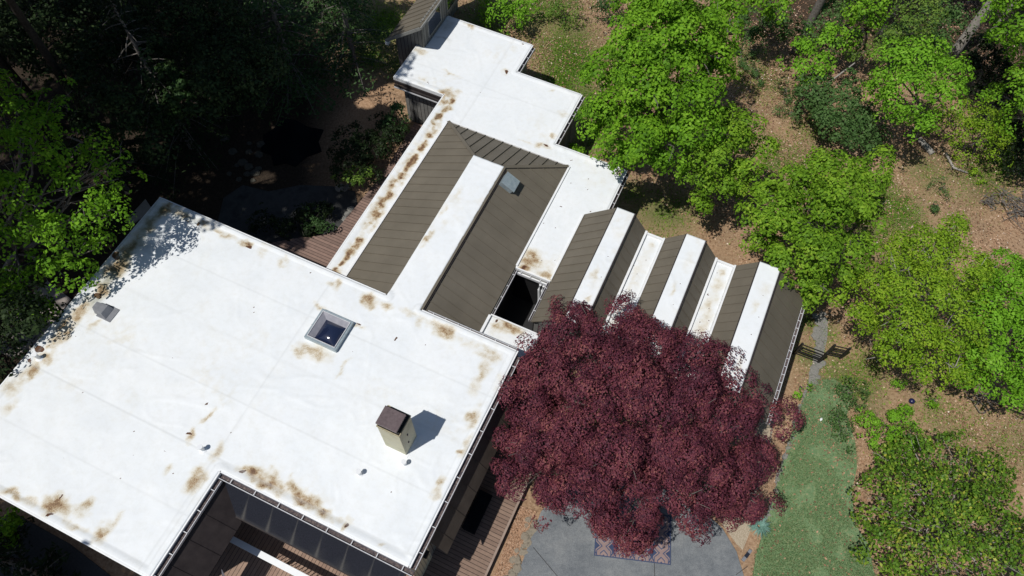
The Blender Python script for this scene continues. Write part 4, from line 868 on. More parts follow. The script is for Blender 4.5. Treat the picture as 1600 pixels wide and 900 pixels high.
    tree('young_maple', 'small green tree at the top edge between two grey trunks', 'tree', B((1335, 20, 4, .9), (1360, 35, 3.6, .9), (1330, 50, 3, .7), (1350, 8, 4.2, .8)),
      G0(1350, 70), 'maple', leaf=.15, trunk_r=.07, seed=30, dens=3., pad=(.28, .45), per=44, ragged=.3)
    tree('olive_tree', 'olive-brown leafed tree at the top right between the thin trunks', 'tree', B((1420, 30, 4, 1.0), (1450, 20, 4.2, 1.0), (1440, 50, 3.6, .8), (1395, 55, 3.2, .8), (1330, 85, 2.0, .7), (1370, 85, 2.4, .8)),
      G0(1420, 75), 'olive', leaf=.12, trunk_r=.08, seed=31, dens=3.2, pad=(.26, .42), per=36, ragged=.4)
    tree('corner_maple', 'leafy green tree in the top right corner', 'tree', B((1570, 20, 6, 1.2), (1600, 50, 6, 1.3), (1560, 55, 5, .9), (1620, 15, 7, 1.6), (1580, 75, 4.6, .7), (1545, 15, 5.4, .8)),
      G0(1600, 110), 'maple', leaf=.15, trunk_r=.12, seed=32, dens=3., pad=(.28, .5), per=50, ragged=.35)
    tree('corner_maple', 'half-shaded green tree at the right edge below the corner tree', 'tree', B((1595, 120, 4, .9), (1610, 160, 4, 1.1), (1590, 185, 3.2, .7), (1620, 200, 3.5, 1.1), (1540, 150, 2.2, .4), (1555, 145, 2.2, .35)),
      G0(1612, 200), 'maple', leaf=.15, trunk_r=.1, seed=33, dens=3., pad=(.28, .46), per=50, ragged=.3)
    tree('young_maple', 'small green tree at the top edge left of the brown clearing', 'tree', B((1180, 5, 4, .9), (1215, 0, 4.4, 1.0), (1200, 22, 3.2, .6)),
      G0(1190, 40), 'maple', leaf=.15, trunk_r=.07, seed=34, dens=3., pad=(.28, .45), per=44, ragged=.3)
    tree('laurel_shrub', 'huge laurel bush with glossy mixed green and yellow leaves at lower right', 'shrub', B(
      (1400, 730, 1.0, .9), (1440, 720, 1.2, 1.0), (1490, 725, 1.2, 1.0), (1540, 740, 1.0, .9), (1380, 770, 1.0, .9), (1430, 770, 1.5, 1.2), (1480, 780, 1.6, 1.2), (1535, 785, 1.2, 1.0), (1365, 810, .8, .8), (1400, 820, 1.3, 1.1), (1450, 830, 1.7, 1.2), (1510, 830, 1.6, 1.2), (1560, 840, 1.3, 1.1), (1385, 865, 1.0, 1.0),
      (1440, 880, 1.6, 1.2), (1500, 885, 1.7, 1.2), (1560, 890, 1.5, 1.2), (1600, 870, 1.2, 1.0), (1420, 925, 1.2, 1.0), (1490, 935, 1.4, 1.1), (1560, 940, 1.4, 1.2), (1610, 920, 1.2, 1.0)),
      G0(1470, 830), 'laurel', leaf=.13, trunk_r=.09, seed=35, dens=5., pad=(.2, .38), per=40, ragged=.22, spread=1.1, fill=.1, gs=.7, depth=.12, parts=('foliage', 'stem'), bark='barklt', twig=3)
    tree('round_shrub', 'low bright green shrub with a tail, above the laurel bush', 'shrub', B((1400, 655, .2, .6), (1370, 665, .2, .6), (1395, 680, .3, .7), (1425, 690, .1, .5), (1365, 690, .2, .5), (1415, 640, .0, .35), (1395, 705, .2, .6), (1360, 650, .1, .35)),
      G0(1392, 675), 'bright', leaf=.09, trunk_r=.03, seed=36, dens=9, pad=(.14, .26), per=42, ragged=.18, parts=('foliage', 'stem'))
    small = [
     ('small_bush', 'round bright green bush under the yellow-green tree', (1400, 600), [(0, 0, .1, .42), (10, -2, .0, .3)], 'bright', .07),
     ('small_bush', 'tiny bright green plant right of the dark blue ball', (1455, 628), [(0, 0, 0, .28), (7, 3, -.1, .18), (-6, -4, -.1, .16)], 'maple', .09),
     ('small_bush', 'small bright green weed between house corner and lawn', (1248, 609), [(0, 0, -.1, .25), (5, -4, -.1, .15)], 'bright', .09),
     ('loose_shrub', 'loose airy green shrub at the top of the lawn', (1322, 618), [(0, 0, .1, .5), (8, 12, 0, .45), (-8, -10, 0, .35), (14, -8, -.05, .35)], 'loosegreen', .075),
     ('loose_shrub', 'loose airy green shrub lower on the lawn', (1308, 668), [(0, 0, .1, .45), (8, 12, 0, .4), (0, -14, 0, .3)], 'loosegreen', .075),
     ('leafy_bush', 'bright green bush just past the roof corner at top', (790, 20), [(0, 0, 1.2, .9), (25, 8, 1.0, .8), (-22, -4, 1.0, .7), (10, 20, .6, .6), (38, -8, .8, .6)], 'bright', .13),
     ('leafy_bush', 'mid green bush at the top edge right of the bright bush', (872, 12), [(0, 0, .6, .8), (18, 6, .4, .6), (-14, 8, .3, .6), (10, 22, .1, .4)], 'olive', .11),
     ('leafy_bush', 'dark green bush at the top edge left of the tall maple', (945, 8), [(0, 0, .9, .8), (12, 12, .5, .6), (-14, 10, .4, .5)], 'conifer', .12),
     ('leafy_bush', 'small green plant in the dark recess behind the white roof step', (895, 232), [(0, 0, 1.0, .4), (14, 8, .8, .35)], 'maple', .12),
     ('heather_clump', 'grey-green clump left of the thin trunk at upper centre right', (1150, 80), [(0, 0, -.1, .4), (12, 20, -.1, .45), (25, 5, -.15, .3)], 'pine', .08),
     ('heather_clump', 'grey-green clump above the duller green tree', (1180, 115), [(0, 0, -.1, .45), (-14, -10, -.1, .35), (8, 14, -.1, .3)], 'pine', .08),
     ('heather_clump', 'grey-green clump left of the young pine', (1225, 140), [(0, 0, -.1, .4), (8, 18, -.1, .4), (-5, 30, -.15, .3)], 'pine', .08),
     ('heather_clump', 'low green clump left of the pine, lower one', (1232, 180), [(0, 0, -.15, .35), (14, 6, -.15, .3)], 'pine', .08),
     ('heather_clump', 'upper of two small grey-green clumps above the yellow-green tree', (1468, 297), [(0, 0, -.1, .38), (10, 4, -.15, .25)], 'pine', .08),
     ('heather_clump', 'lower of two small grey-green clumps above the yellow-green tree', (1460, 326), [(0, 0, -.15, .33)], 'pine', .08),
     ('leafy_bush', 'light green sprig at the right below the olive shrub', (1522, 268), [(0, 0, -.1, .3), (8, 8, -.2, .2)], 'yellowgreen', .09),
     ('leafy_bush', 'green bush at the lower left corner beside the drive', (12, 822), [(0, 0, 1.2, .55), (14, -6, .9, .4), (-12, 4, 1.0, .5), (2, 20, .7, .5)], 'maple', .13),
     ('sapling', 'lit green sapling standing alone in the dark wood', (272, 165), [(0, -45, 4.6, .55), (8, -28, 4.2, .65), (-4, -12, 3.8, .6), (-12, 8, 3.4, .6), (0, 20, 2.8, .5), (14, -6, 3.6, .5)], 'conifer', .17),
     ('leafy_bush', 'green leafed bush beside the grey siding above the red deck', (620, 190), [(0, -18, 1.4, .6), (8, -5, 1.1, .5), (-12, 0, 1.2, .6), (6, 12, .7, .4)], 'conifer', .13),
     ('leafy_bush', 'tip of the hedge along the side deck, sunlight put in as lighter leaves', (562, 280), [(0, 0, .9, .5), (14, -10, .8, .45), (-14, 2, .7, .4)], 'olive', .12),  # paler leaf colour than the hedge, imitating sun on its tip
     ('small_bush', 'small dark plant at the inner edge of the side deck', (494, 346), [(0, 0, .4, .45), (10, 10, .2, .4), (-12, 8, .2, .4)], 'conifer', .11)]
    for i, (nm, lb, (px, py), bl, kd, lf) in enumerate(small):
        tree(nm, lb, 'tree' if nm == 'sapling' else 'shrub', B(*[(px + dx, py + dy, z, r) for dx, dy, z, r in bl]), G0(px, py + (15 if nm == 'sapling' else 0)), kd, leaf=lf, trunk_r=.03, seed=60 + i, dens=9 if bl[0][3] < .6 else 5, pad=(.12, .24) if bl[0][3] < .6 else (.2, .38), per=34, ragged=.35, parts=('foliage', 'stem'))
    for i, (lb, kd, bl) in enumerate([
      ('dark leafy understorey bush left of the leftmost thick trunk', 'pine', [(1205, 35, 1.6, .9), (1180, 50, 1.2, .8), (1225, 55, 1.2, .7), (1160, 30, 1.0, .7)]),
      ('dark understorey bush between the thick trunk and the slender one', 'pine', [(1290, 20, 2.0, .9), (1310, 70, 1.2, .8), (1270, 50, 1.4, .7), (1330, 60, 1.2, .7)]),
      ('dark understorey bush behind the bright upper right tree', 'pine', [(1395, 60, 1.6, .9), (1430, 70, 1.6, .9), (1465, 60, 1.8, 1.0), (1480, 30, 2.2, 1.0)]),
      ('dark bush in the shade right of the thickest trunk', 'dark', [(1520, 95, 1.6, 1.0), (1545, 70, 2.0, 1.0), (1560, 110, 1.4, .9), (1530, 130, 1.0, .7), (1575, 140, 1.2, .9)]),
      ('dark bush in the shade above the olive-yellow shrub', 'dark', [(1585, 200, 1.2, .9), (1600, 240, 1.0, .9), (1570, 170, 1.0, .7), (1590, 265, .6, .6)])]):
        tree('understorey_bush', lb, 'shrub', B(*bl), G0(bl[0][0], bl[0][1] + 15), kd, leaf=.14, trunk_r=.05, seed=200 + i, dens=4.5, pad=(.24, .42), per=44, ragged=.4, parts=('foliage', 'stem'))
    # left side: bright tree over the roof corner
    tree('overhanging_tree', 'lit green tree with loose branches at the left, shading the roof corner', 'tree', B(
      (30, 205, 7.2, 1.1), (95, 175, 7.2, .8), (15, 260, 7.6, 1.3), (75, 240, 7.4, 1.0), (125, 215, 7.0, .7), (50, 310, 7.6, 1.2), (110, 290, 7.2, 1.0), (165, 275, 6.8, .7), (20, 370, 6.0, 1.2), (85, 365, 6.4, .9), (130, 345, 7.0, .8), (150, 385, 5.8, .6), (50, 430, 4.6, 1.0), (105, 425, 4.8, .8), (15, 470, 4.0, .9), (70, 475, 4.0, .6), (175, 330, 6.4, .4), (10, 140, 6.8, .8), (172, 252, 6.8, .7), (188, 296, 6.8, .65), (180, 330, 6.6, .5)),
      G0(10, 420), 'maple', leaf=.14, trunk_r=.12, seed=41, dens=3.0, pad=(.26, .44), per=56, ragged=.4, bark='bark', twig=0, fill=.03, inner=.3, hole=-.3)
    for i, (lb, g, bl) in enumerate([
      ('dark leafy tree between the pond and the lit sapling', (350, 170), [(340, 130, 5, 1.3), (380, 120, 5, 1.2), (360, 90, 5, 1.3), (410, 100, 4.4, 1.1), (330, 165, 4.4, 1.0), (395, 150, 3.6, .9)]),
      ('dark leafy tree left of the lit sapling', (190, 200), [(180, 150, 5.5, 1.5), (215, 120, 5.5, 1.4), (150, 120, 5.2, 1.4), (200, 190, 5, 1.2), (170, 90, 5.4, 1.4), (225, 90, 5, 1.3), (240, 220, 4.5, 1.0)]),
      ('dark leafy tree at the top left edge', (60, 110), [(50, 60, 5.5, 1.6), (90, 40, 5.5, 1.5), (20, 90, 5, 1.5), (110, 80, 5, 1.4), (60, 10, 5.5, 1.6), (10, 30, 5.5, 1.6), (120, 10, 5.4, 1.4)]),
      ('dark leafy tree at the top edge above the lit sapling', (280, 60), [(270, 30, 5.5, 1.6), (310, 20, 5.5, 1.5), (230, 40, 5, 1.5), (300, 60, 5, 1.4), (250, -5, 5.5, 1.6), (350, 40, 5, 1.4)]),
      ('dark leafy tree at the left edge below the lit tree', (20, 540), [(20, 500, 4.5, 1.2), (60, 490, 4, 1.0), (10, 540, 3.8, 1.1), (-20, 500, 4.5, 1.4)])]):
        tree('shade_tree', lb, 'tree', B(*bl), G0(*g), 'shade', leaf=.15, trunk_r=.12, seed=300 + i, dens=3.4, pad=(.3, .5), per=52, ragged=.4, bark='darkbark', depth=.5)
    # dark conifers and hedge
    def conifer(px, py, h, r, seed, label, kind='dark', group=None, z0=ZG, leaf=.2, tiers=None, per=34):
        rng = np.random.default_rng(seed); base = G0(px, py); t = empty('conifer', base, 0, label, 'tree', group)
        P = []; Nn = []; Vv = []; tb = MB(); tb.tube([(0, 0, -.2), (0, 0, h * .5), (.05, .03, h)], [.16, .11, .02], 8)
        n = int(h * 9)
        for i in range(n):
            u = (i + rng.random()) / n; z = h * (.12 + .86 * u); L = r * (1 - u) ** .8 * rng.uniform(.75, 1.15) + .15; a = rng.uniform(0, 2 * math.pi); d = np.array([math.cos(a), math.sin(a), 0])
            e = d * L + np.array([0, 0, z - .28 * L]); tb.tube([(0, 0, z), d * L * .5 + (0, 0, z - .06 * L), e], [.03, .02, .006], 4)
            k = int(per * L) + 6; s = rng.random(k) ** .7; c = np.outer(s, d * L) + np.array([0, 0, z]) - np.outer(s ** 2, [0, 0, .28 * L])
            side = np.array([-d[1], d[0], 0]); w = .36 * L * (1 - s * .75) + .05
            c += np.outer(rng.normal(size=k) * w * .6, side) + rng.normal(size=(k, 3)) * .05
            P.append(c); Nn.append(unit(np.array([0, 0, 1.]) + .3 * d + rng.normal(size=(k, 3)) * .45)); Vv.append(np.clip(.25 + .5 * s + rng.normal(size=k) * .15, 0, 1))
        Vc = np.concatenate(Vv); Pw, Nn, Vc = open_gaps(np.concatenate(P) + base, np.concatenate(Nn), Vc); P = Pw - base; V, F = quads(P, Nn, leaf * rng.uniform(.7, 1.4, len(P)), rng, .32)
        link('crown', np_mesh('crown', V, F, {'v': ('FACE', Vc)}), FM[kind], t); tb.build('trunk', M['bark'], t)
        return t
    for i, (px, py, h, r, kd, lb) in enumerate([
      (560, 120, 8, 2.6, 'conifer', 'feathery conifer with lit green tips left of the tall block'),
      (470, 150, 9, 2.6, 'conifer', 'feathery conifer second from the tall block, partly lit'),
      (520, 60, 10, 2.6, 'conifer', 'feathery conifer at the top edge left of the tall block'),
      (380, 130, 10, 2.8, 'dark', 'near-black conifer behind the pond'),
      (300, 230, 9, 2.8, 'dark', 'near-black conifer right of the lit sapling'),
      (200, 120, 9, 3, 'dark', 'near-black conifer left of the lit sapling'),
      (110, 60, 9, 3, 'dark', 'near-black conifer near the top left corner'),
      (300, 60, 11, 3, 'dark', 'near-black conifer at the top edge above the sapling'),
      (20, 20, 9, 3, 'dark', 'near-black conifer filling the top left corner'),
      (200, 300, 6, 2.4, 'dark', 'low near-black conifer behind the roof corner'),
      (5, 640, 2.6, 1.2, 'dark', 'near-black conifer at the left edge beside the roof'),
      (30, 880, 3.2, 1.3, 'dark', 'dark low conifer at the lower left corner'), (95, 905, 2.6, 1.1, 'dark', 'dark low conifer by the drive below the roof edge'),
      (-20, 560, 5, 2.2, 'dark', 'near-black conifer at the left edge below the lit tree')]):
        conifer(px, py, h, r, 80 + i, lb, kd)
    tree('hedge', 'dark clipped hedge curving along the side deck', 'hedge', B((610, 215, .8, .7), (590, 235, .8, .8), (570, 240, .9, .8), (600, 200, .9, .7), (575, 265, .7, .6), (550, 255, .9, .8), (580, 215, .9, .7), (545, 280, .5, .5), (555, 225, .9, .8), (535, 245, .8, .7)),
      G0(580, 240), 'dark', leaf=.12, trunk_r=.05, seed=95, dens=7, pad=(.18, .32), per=40, parts=('foliage', 'stem'))
    tree('low_shrub', 'low dark shrub beside the terrace below the roof corner', 'shrub', B((470, 340, .2, .6), (510, 330, .3, .6), (480, 360, .1, .5), (450, 350, .2, .6), (420, 350, .2, .6), (400, 355, .1, .5)), G0(460, 350), 'dark', leaf=.11, trunk_r=.04, seed=96, dens=7, pad=(.16, .3), per=36, parts=('foliage', 'stem'))
    # tall trees: crowns pass out of frame; those on the left are placed for shade
    def tall_tree(x, y, h, r, seed, label, kind='dark', group=None, tr=.22, lean=(0, 0), n=9, bark='bark', leaf=.34, dens=.9, zlo=.66):
        rng = np.random.default_rng(seed); base = np.array([x, y, ZG]); t = empty('tall_tree', base, 0, label, 'tree', group)
        bl = []
        for i in range(n):
            a = 2.4 * i; q = rng.uniform(.15, .75) * r; bl.append((lean[0] + q * math.cos(a), lean[1] + q * math.sin(a), h * rng.uniform(zlo, .95), r * rng.uniform(.38, .6)))
        P, Nn, Vv = crown_pts(bl, rng, dens, (.5, .9), 42, ragged=.25, fill=.3, inner=.3)
        Pw, Nn, Vv = open_gaps(P + base, Nn, Vv); P = Pw - base
        V, F = quads(P, Nn, leaf * rng.uniform(.7, 1.3, len(P)), rng, .7); link('crown', np_mesh('crown', V, F, {'v': ('FACE', Vv)}), FM[kind], t)
        b = MB(); lx, ly = lean; b.tube([(0, 0, -.2), (lx * .05, ly * .05, .5), (lx * .4 + .1, ly * .4, h * .35), (lx * .8, ly * .8, h * .65), (lx, ly, h * .9)], [tr * 1.5, tr * 1.05, tr * .9, tr * .6, tr * .2], 10)
        for q in bl: b.tube(limb_path((lx * .7, ly * .7, h * .55), q[:3], rng), [tr * .35, tr * .28, tr * .2, tr * .12, .02], 6)
        b.build('trunk', M[bark], t, smooth=True); return t
    SH = [(-25, 11, 20, 3.4, 2.5, .5), (-30, 12, 20, 4, 2, 0), (-26, 16.5, 21, 3.6, 3.5, .5), (-32, 17, 20, 4.2, 0, 0), (-24, 20, 21, 3.4, 4.8, -1.5), (-29, 22, 20, 4, 1, 0), (-37, 18, 20, 4.2, 0, 0), (-20, 22.5, 21, 3.2, 3.6, -3.4),
      (-18, 26, 21, 3.2, 3.2, -5.2), (-24.5, 27, 20, 4, 1.0, -1), (-17.5, 29, 20, 2.6, 1.0, -1.5), (-30, 29, 20, 4, 0, 0), (-36, 26, 20, 4, 0, 0), (-19, -4, 17, 2.9, -.2, 1.6), (-26, -1, 17, 3.0, 1.2, 1.2), (-33, 8, 20, 4, 0, 0), (-22, -3, 17, 2.9, .3, 1.5), (-22.5, 23.5, 21, 3.2, 3.2, -4.5)]  # the ones in front are added out of view to shade the drive
    SH += [(-23.4, 18.5, 21, 2.2, 3.8, -4.2), (-22.0, 18.6, 21, 2.3, 4.4, -4.3), (-20.5, 19.6, 21, 1.9, 4.2, -3.9), (-21.5, 21.5, 21, 2.2, 3.9, -3.6)]  # unseen crowns added to keep the terrace in shade
    def proj(w):
        v = np.array(w, float) - np.array([0, 0, HC]); return 800 + F_PX * (v @ cR) / (v @ cF)
    order = sorted(range(len(SH)), key=lambda i: proj((SH[i][0], SH[i][1], 1)))
    words = 'first second third fourth fifth sixth seventh eighth ninth tenth eleventh twelfth thirteenth fourteenth fifteenth sixteenth seventeenth eighteenth nineteenth twentieth twenty-first twenty-second'.split()
    for i, (x, y, h, r, lx_, ly_) in enumerate(SH):
        tall_tree(x, y, h, r, 120 + i, 'tall dark tree with crown out of view, %s from the left of those shading the left side' % words[order.index(i)], group='tall trees shading the left wood', lean=(lx_, ly_), tr=.17, bark='darkbark', zlo=.76)
    TT = [((1243, 82), .20, 'bark', 'leftmost thick grey trunk at the upper right'), ((1306, 48), .08, 'barklt', 'slender pale trunk right of the leftmost thick one'), ((1372, 60), .15, 'bark', 'grey trunk in the middle of the upper right wood'),
          ((1490, 84), .24, 'barklt', 'thickest pale grey trunk at the upper right'), ((1497, 112), .09, 'barklt', 'thin leaning trunk just right of the thickest one')]
    for i, ((px, py), tr, bk, lb) in enumerate(TT):
        g_ = G0(px, py); tall_tree(g_[0], g_[1], 17, 2.8, 150 + i, lb, 'maple', tr=tr, bark=bk, lean=(.8 if i == 4 else .2, .3), n=6, dens=.7, leaf=.3)

# ------------------------------------------------------------------ ground cover as stuff
def scatter(n, region_px, rng, z=ZG):
    q = np.array([at(*p)[:2] for p in region_px]); lo, hi = q.min(0), q.max(0); P = rng.uniform(lo, hi, (n, 2)); return P[inside(P[:, 0], P[:, 1], q)]
rng = np.random.default_rng(77)
q = scatter(150000, [(700, -10), (1620, -10), (1620, 910), (1180, 910), (1230, 640), (1260, 500), (960, 260)], rng)
lawnmask = inside(q[:, 0], q[:, 1], lawn_poly); keep = ~lawnmask | (rng.random(len(q)) < .35); q = q[keep]
dens_ = fbm(q[:, 0] * .6, q[:, 1] * .6, 13); q = q[rng.random(len(q)) < np.clip((dens_ - .25) * 2.2, .12, 1)]
lx, lb_ = q[:, 0], q[:, 1]; inl = inside(lx, lb_, lawn_poly)
P = np.concatenate([q, np.where(inl, ZG + .10, ZG + .035)[:, None]], 1)
V, F = quads(P, unit(np.array([0, 0, 1.]) + rng.normal(size=P.shape) * .35), rng.uniform(.05, .12, len(P)), rng, .6)
o = link('leaf_litter', np_mesh('leaf_litter', V, F, {'v': ('FACE', rng.random(len(P)) ** 1.3 * np.where(inl, .72, 1.0))}), M['litter']); tag(o, 'brown and tan fallen leaves scattered over the garden', 'leaf litter', kind='stuff')
q = scatter(9000, [(790, 910), (838, 800), (812, 790), (770, 905)], rng); P = np.concatenate([q, np.full((len(q), 1), ZG + .05)], 1)
V, F = quads(P, unit(np.array([0, 0, 1.]) + rng.normal(size=P.shape) * .4), rng.uniform(.04, .09, len(P)), rng, .5)
o = link('bark_mulch', np_mesh('bark_mulch', V, F, {'v': ('FACE', .3 + .6 * rng.random(len(P)))}), M['litter']); tag(o, 'orange bark mulch between the deck and the patio stones', 'mulch', kind='stuff')
# blades
def blades(P, h, rng, name, matk, label, lean=.5, w=.03):
    n = len(P); d = rng.normal(size=(n, 3)) * lean; d[:, 2] = 1; d = unit(d) * h[:, None]; s = unit(np.cross(d, rng.normal(size=(n, 3)))) * w / 2
    V = np.stack([P - s, P + s, P + d], 1).reshape(-1, 3)
    o = link(name, np_mesh(name, V, np.arange(3 * n).reshape(n, 3), {'v': ('FACE', rng.random(n))}, k=3), FM[matk]); tag(o, label, 'grass', kind='stuff')
FM['lawn'] = foliage('lawn_blades', [(.085, .16, .065), (.14, .245, .10), (.21, .32, .14), (.33, .33, .18)], .2)
q = np.array(lawn_poly); lo, hi = q.min(0), q.max(0); pp = rng.uniform(lo, hi, (110000, 2)); dn = fbm(pp[:, 0] * 1.3, pp[:, 1] * 1.3, 55); pp = pp[inside(pp[:, 0] + rng.normal(size=len(pp)) * .08, pp[:, 1] + rng.normal(size=len(pp)) * .08, lawn_poly) & (rng.random(len(pp)) < np.clip((dn - .3) * 5, .15, 1))]
blades(np.concatenate([pp, np.full((len(pp), 1), ZG + .06)], 1), rng.uniform(.04, .09, len(pp)), rng, 'lawn_grass', 'lawn', 'blue-green short grass of the lawn at lower right')
gp = []
for px, py, r, s in grass_spots:
    c = at(px, py)[:2]; k = int(2600 * (r / 40) ** 2 * s); gp.append(c + rng.normal(size=(k, 2)) * r / 30 * .62)
q = scatter(60000, [(700, -10), (1620, -10), (1620, 760), (1320, 760), (1340, 600), (1250, 480), (960, 260)], rng); dn = fbm(q[:, 0] * .8, q[:, 1] * .8, 91); gp.append(q[rng.random(len(q)) < np.clip((dn - .56) * 4, .01, .7)]); gp = np.concatenate(gp); hs = (gp - O2) @ np.stack([e2, e1], 1); ok = ~((hs[:, 0] < 9.3) & (hs[:, 0] > -12) & (hs[:, 1] < 7.3)) & ~((hs[:, 0] < .8) & (hs[:, 0] > -8.5) & (hs[:, 1] < 10.3) & (hs[:, 1] > 0)) & ~((hs[:, 0] < -2.7) & (hs[:, 0] > -12) & (hs[:, 1] < 15) & (hs[:, 1] > 10)); gp = gp[ok]
blades(np.concatenate([gp, np.full((len(gp), 1), ZG)], 1), rng.uniform(.06, .16, len(gp)), rng, 'wild_grass', 'maple', 'patches of wild green grass among the fallen leaves', .8, .035)

# ------------------------------------------------------------------ small things
def fence(a, c, name, label, h=1.15, rails=5, step=1.2, pick=.0):
    """rails and posts between two ground points"""
    a = np.array(a, float); c = np.array(c, float); L = np.linalg.norm(c - a); d = (c - a) / L; t = empty(name, a, 0, label, 'fence')
    k = max(1, round(L / step))
    for i in range(k + 1):
        p = d * L * i / k; b = MB(); b.box(p[0] - .04, p[0] + .04, p[1] - .04, p[1] + .04, -.1, h + .06); b.build('post', M['iron'], t)
    for j in range(rails):
        z = .12 + (h - .15) * j / (rails - 1); b = MB(); b.bar((0, 0, z), d * L + (0, 0, z), .03, .05); b.build('rail', M['iron'], t)
    if pick:
        b = MB(); n = int(L / pick)
        for i in range(1, n): p = d * L * i / n; b.bar(p + (0, 0, .1), p + (0, 0, h), .018, .018)
        b.build('pickets', M['iron'], t)
    return t
fence(G0(1240, 553), G0(1277, 567), 'iron_fence', 'black rail fence between the house corner and the grey path', h=1.0, rails=5, step=.8)
fence(G0(1289, 555), G0(1312, 560), 'iron_fence', 'short black rail fence right of the grey path', h=1.0, rails=5, step=.8)
fence(G0(1562, 636), G0(1625, 660), 'iron_fence', 'dark low fence in the shade at the right edge', h=.9, rails=3, step=1.6)
# white-capped railing in the courtyard
x0, x1, yy = -6.35, .9, -9.5
t = empty('railing', h2w(x0, yy), th - math.pi / 2, 'white-capped railing crossing the courtyard deck', 'railing')
b = MB(); b.box(0, x1 - x0, -.11, .11, .98, 1.03); b.build('cap_rail', M['white'], t, bevel=.008)
b = MB(); b.box(.02, x1 - x0 - .02, -.03, .03, .10, .15); b.build('bottom_rail', M['white'], t)
for i in range(5):
    b = MB(); X_ = .05 + i * (x1 - x0 - .1) / 4; b.box(X_ - .05, X_ + .05, -.05, .05, 0, .98); b.build('post', M['white'], t)
for i in range(46):
    X_ = .16 + i * .154; b = MB(); b.box(X_ - .012, X_ + .012, -.012, .012, .15, .98); b.build('baluster', M['white'], t)
# black bench on the shaded deck
t = empty('bench', h2w(.72, -4.95), th - math.pi / 2, 'long black box bench on the shaded deck beside the wall', 'bench')
b = MB(); b.box(-.03, .50, -.75, .75, .42, .50); b.build('seat', M['blackfurn'], t, bevel=.015)
b = MB(); b.box(.0, .46, -.72, .72, .06, .42); b.build('box', M['blackfurn'], t)
for X_, Y_ in ((.03, -.68), (.43, -.68), (.03, .68), (.43, .68)): b = MB(); b.box(X_ - .03, X_ + .03, Y_ - .03, Y_ + .03, 0, .06); b.build('foot', M['blackfurn'], t)
# folded white parasol leaning up in the courtyard
c = loc(372, 893, .9); t = empty('parasol', h2w(c[0] - .1, c[1] - .35, 0), th - math.pi / 2, 'furled white parasol with pointed tip on the courtyard deck', 'parasol')
b = MB(); b.tube([(0, -.3, .0), (0, -.3, .55)], .02, 8); b.build('pole', M['strap'], t); b = MB(); b.tube([(0, -.3, .45), (.0, -.22, .75), (-.02, .02, 1.5), (-.06, .2, 1.95)], [.11, .12, .05, .008], 9); b.build('canopy', M['white'], t)
b = MB(); b.prism([(-.2, -.5), (.2, -.5), (.2, -.1), (-.2, -.1)], 0, .05); b.build('base', M['iron'], t)
# patterned rug on the patio
def rug():
    z = ZG + .063; A = at(928, 868, z); Bq = at(1048, 883, z); ux = (Bq - A); L = np.linalg.norm(ux); ux /= L; uy = np.array([-ux[1], ux[0], 0]); Wd = 1.75
    # side edge runs up in the picture: follow the photographed corner (1051, 838)
    n1, n2 = 250, 160; U, Vv = np.meshgrid(np.linspace(0, L, n1), np.linspace(0, Wd, n2), indexing='ij')
    P = A[None, None] + U[..., None] * ux + Vv[..., None] * uy; P[..., 2] = z + .004 * (fbm(U * 3, Vv * 3, 4))
    per = L / 4.0; u = np.mod(U, per) / per - .5; v_ = np.mod(Vv + .35, .72) / .72 - .5; ce = (np.floor(U / per)).astype(int) % 2
    hexd = np.maximum(np.abs(u) * 2.0, np.abs(u) * 1.1 + np.abs(v_) * 1.25); C_ = np.full(U.shape, .78)
    C_[(hexd > .86)] = .08; C_[(hexd > .70) & (hexd < .78)] = .15; C_[(hexd < .42) & (hexd > .33)] = .2; C_[(hexd < .12)] = .12
    cr_ = (np.abs(np.abs(u) - .5) < .05); C_[cr_] = .05; dia = np.abs(np.abs(u) - .5) * 1.4 + np.abs(v_) ; C_[(dia < .30)] = .1; C_[(dia < .2) & (dia > .1)] = .6
    C_ = np.where((hexd < .70) & (hexd > .5), .68, C_)
    ed = np.minimum(np.minimum(U, L - U), np.minimum(Vv, Wd - Vv)); C_[ed < .035] = .12
    C_ = np.clip(C_ + .14 * (fbm(U * 18, Vv * 18, 7) - .5) + .10 * (fbm(U * 3, Vv * 3, 9) - .5), 0, 1)
    idx = np.arange(n1 * n2).reshape(n1, n2); F = np.stack([idx[:-1, :-1], idx[1:, :-1], idx[1:, 1:], idx[:-1, 1:]], -1).reshape(-1, 4); V = P.reshape(-1, 3)
    bt = V.copy(); bt[:, 2] = z - .002 - 0 * bt[:, 2]; m, n, p = mat('rug_weave'); r_ = ramp(n, attr(n, 'pat'), [(0, (.035, .05, .10)), (.25, (.08, .10, .16)), (.55, (.23, .165, .155)), (1, (.34, .25, .225))]); n.links.new(r_.outputs[0], p.inputs['Base Color']); p.inputs['Roughness'].default_value = .95; p.inputs['Specular IOR Level'].default_value = .1
    me = np_mesh('outdoor_rug', V - A, F, {'pat': ('POINT', C_.ravel())}); o = link('outdoor_rug', me, m); o.location = [float(q) for q in A]
    tag(o, 'faded pink and navy patterned rug on the concrete patio', 'rug')
    sol = o.modifiers.new('thickness', 'SOLIDIFY'); sol.thickness = .008; sol.offset = 1
rug()
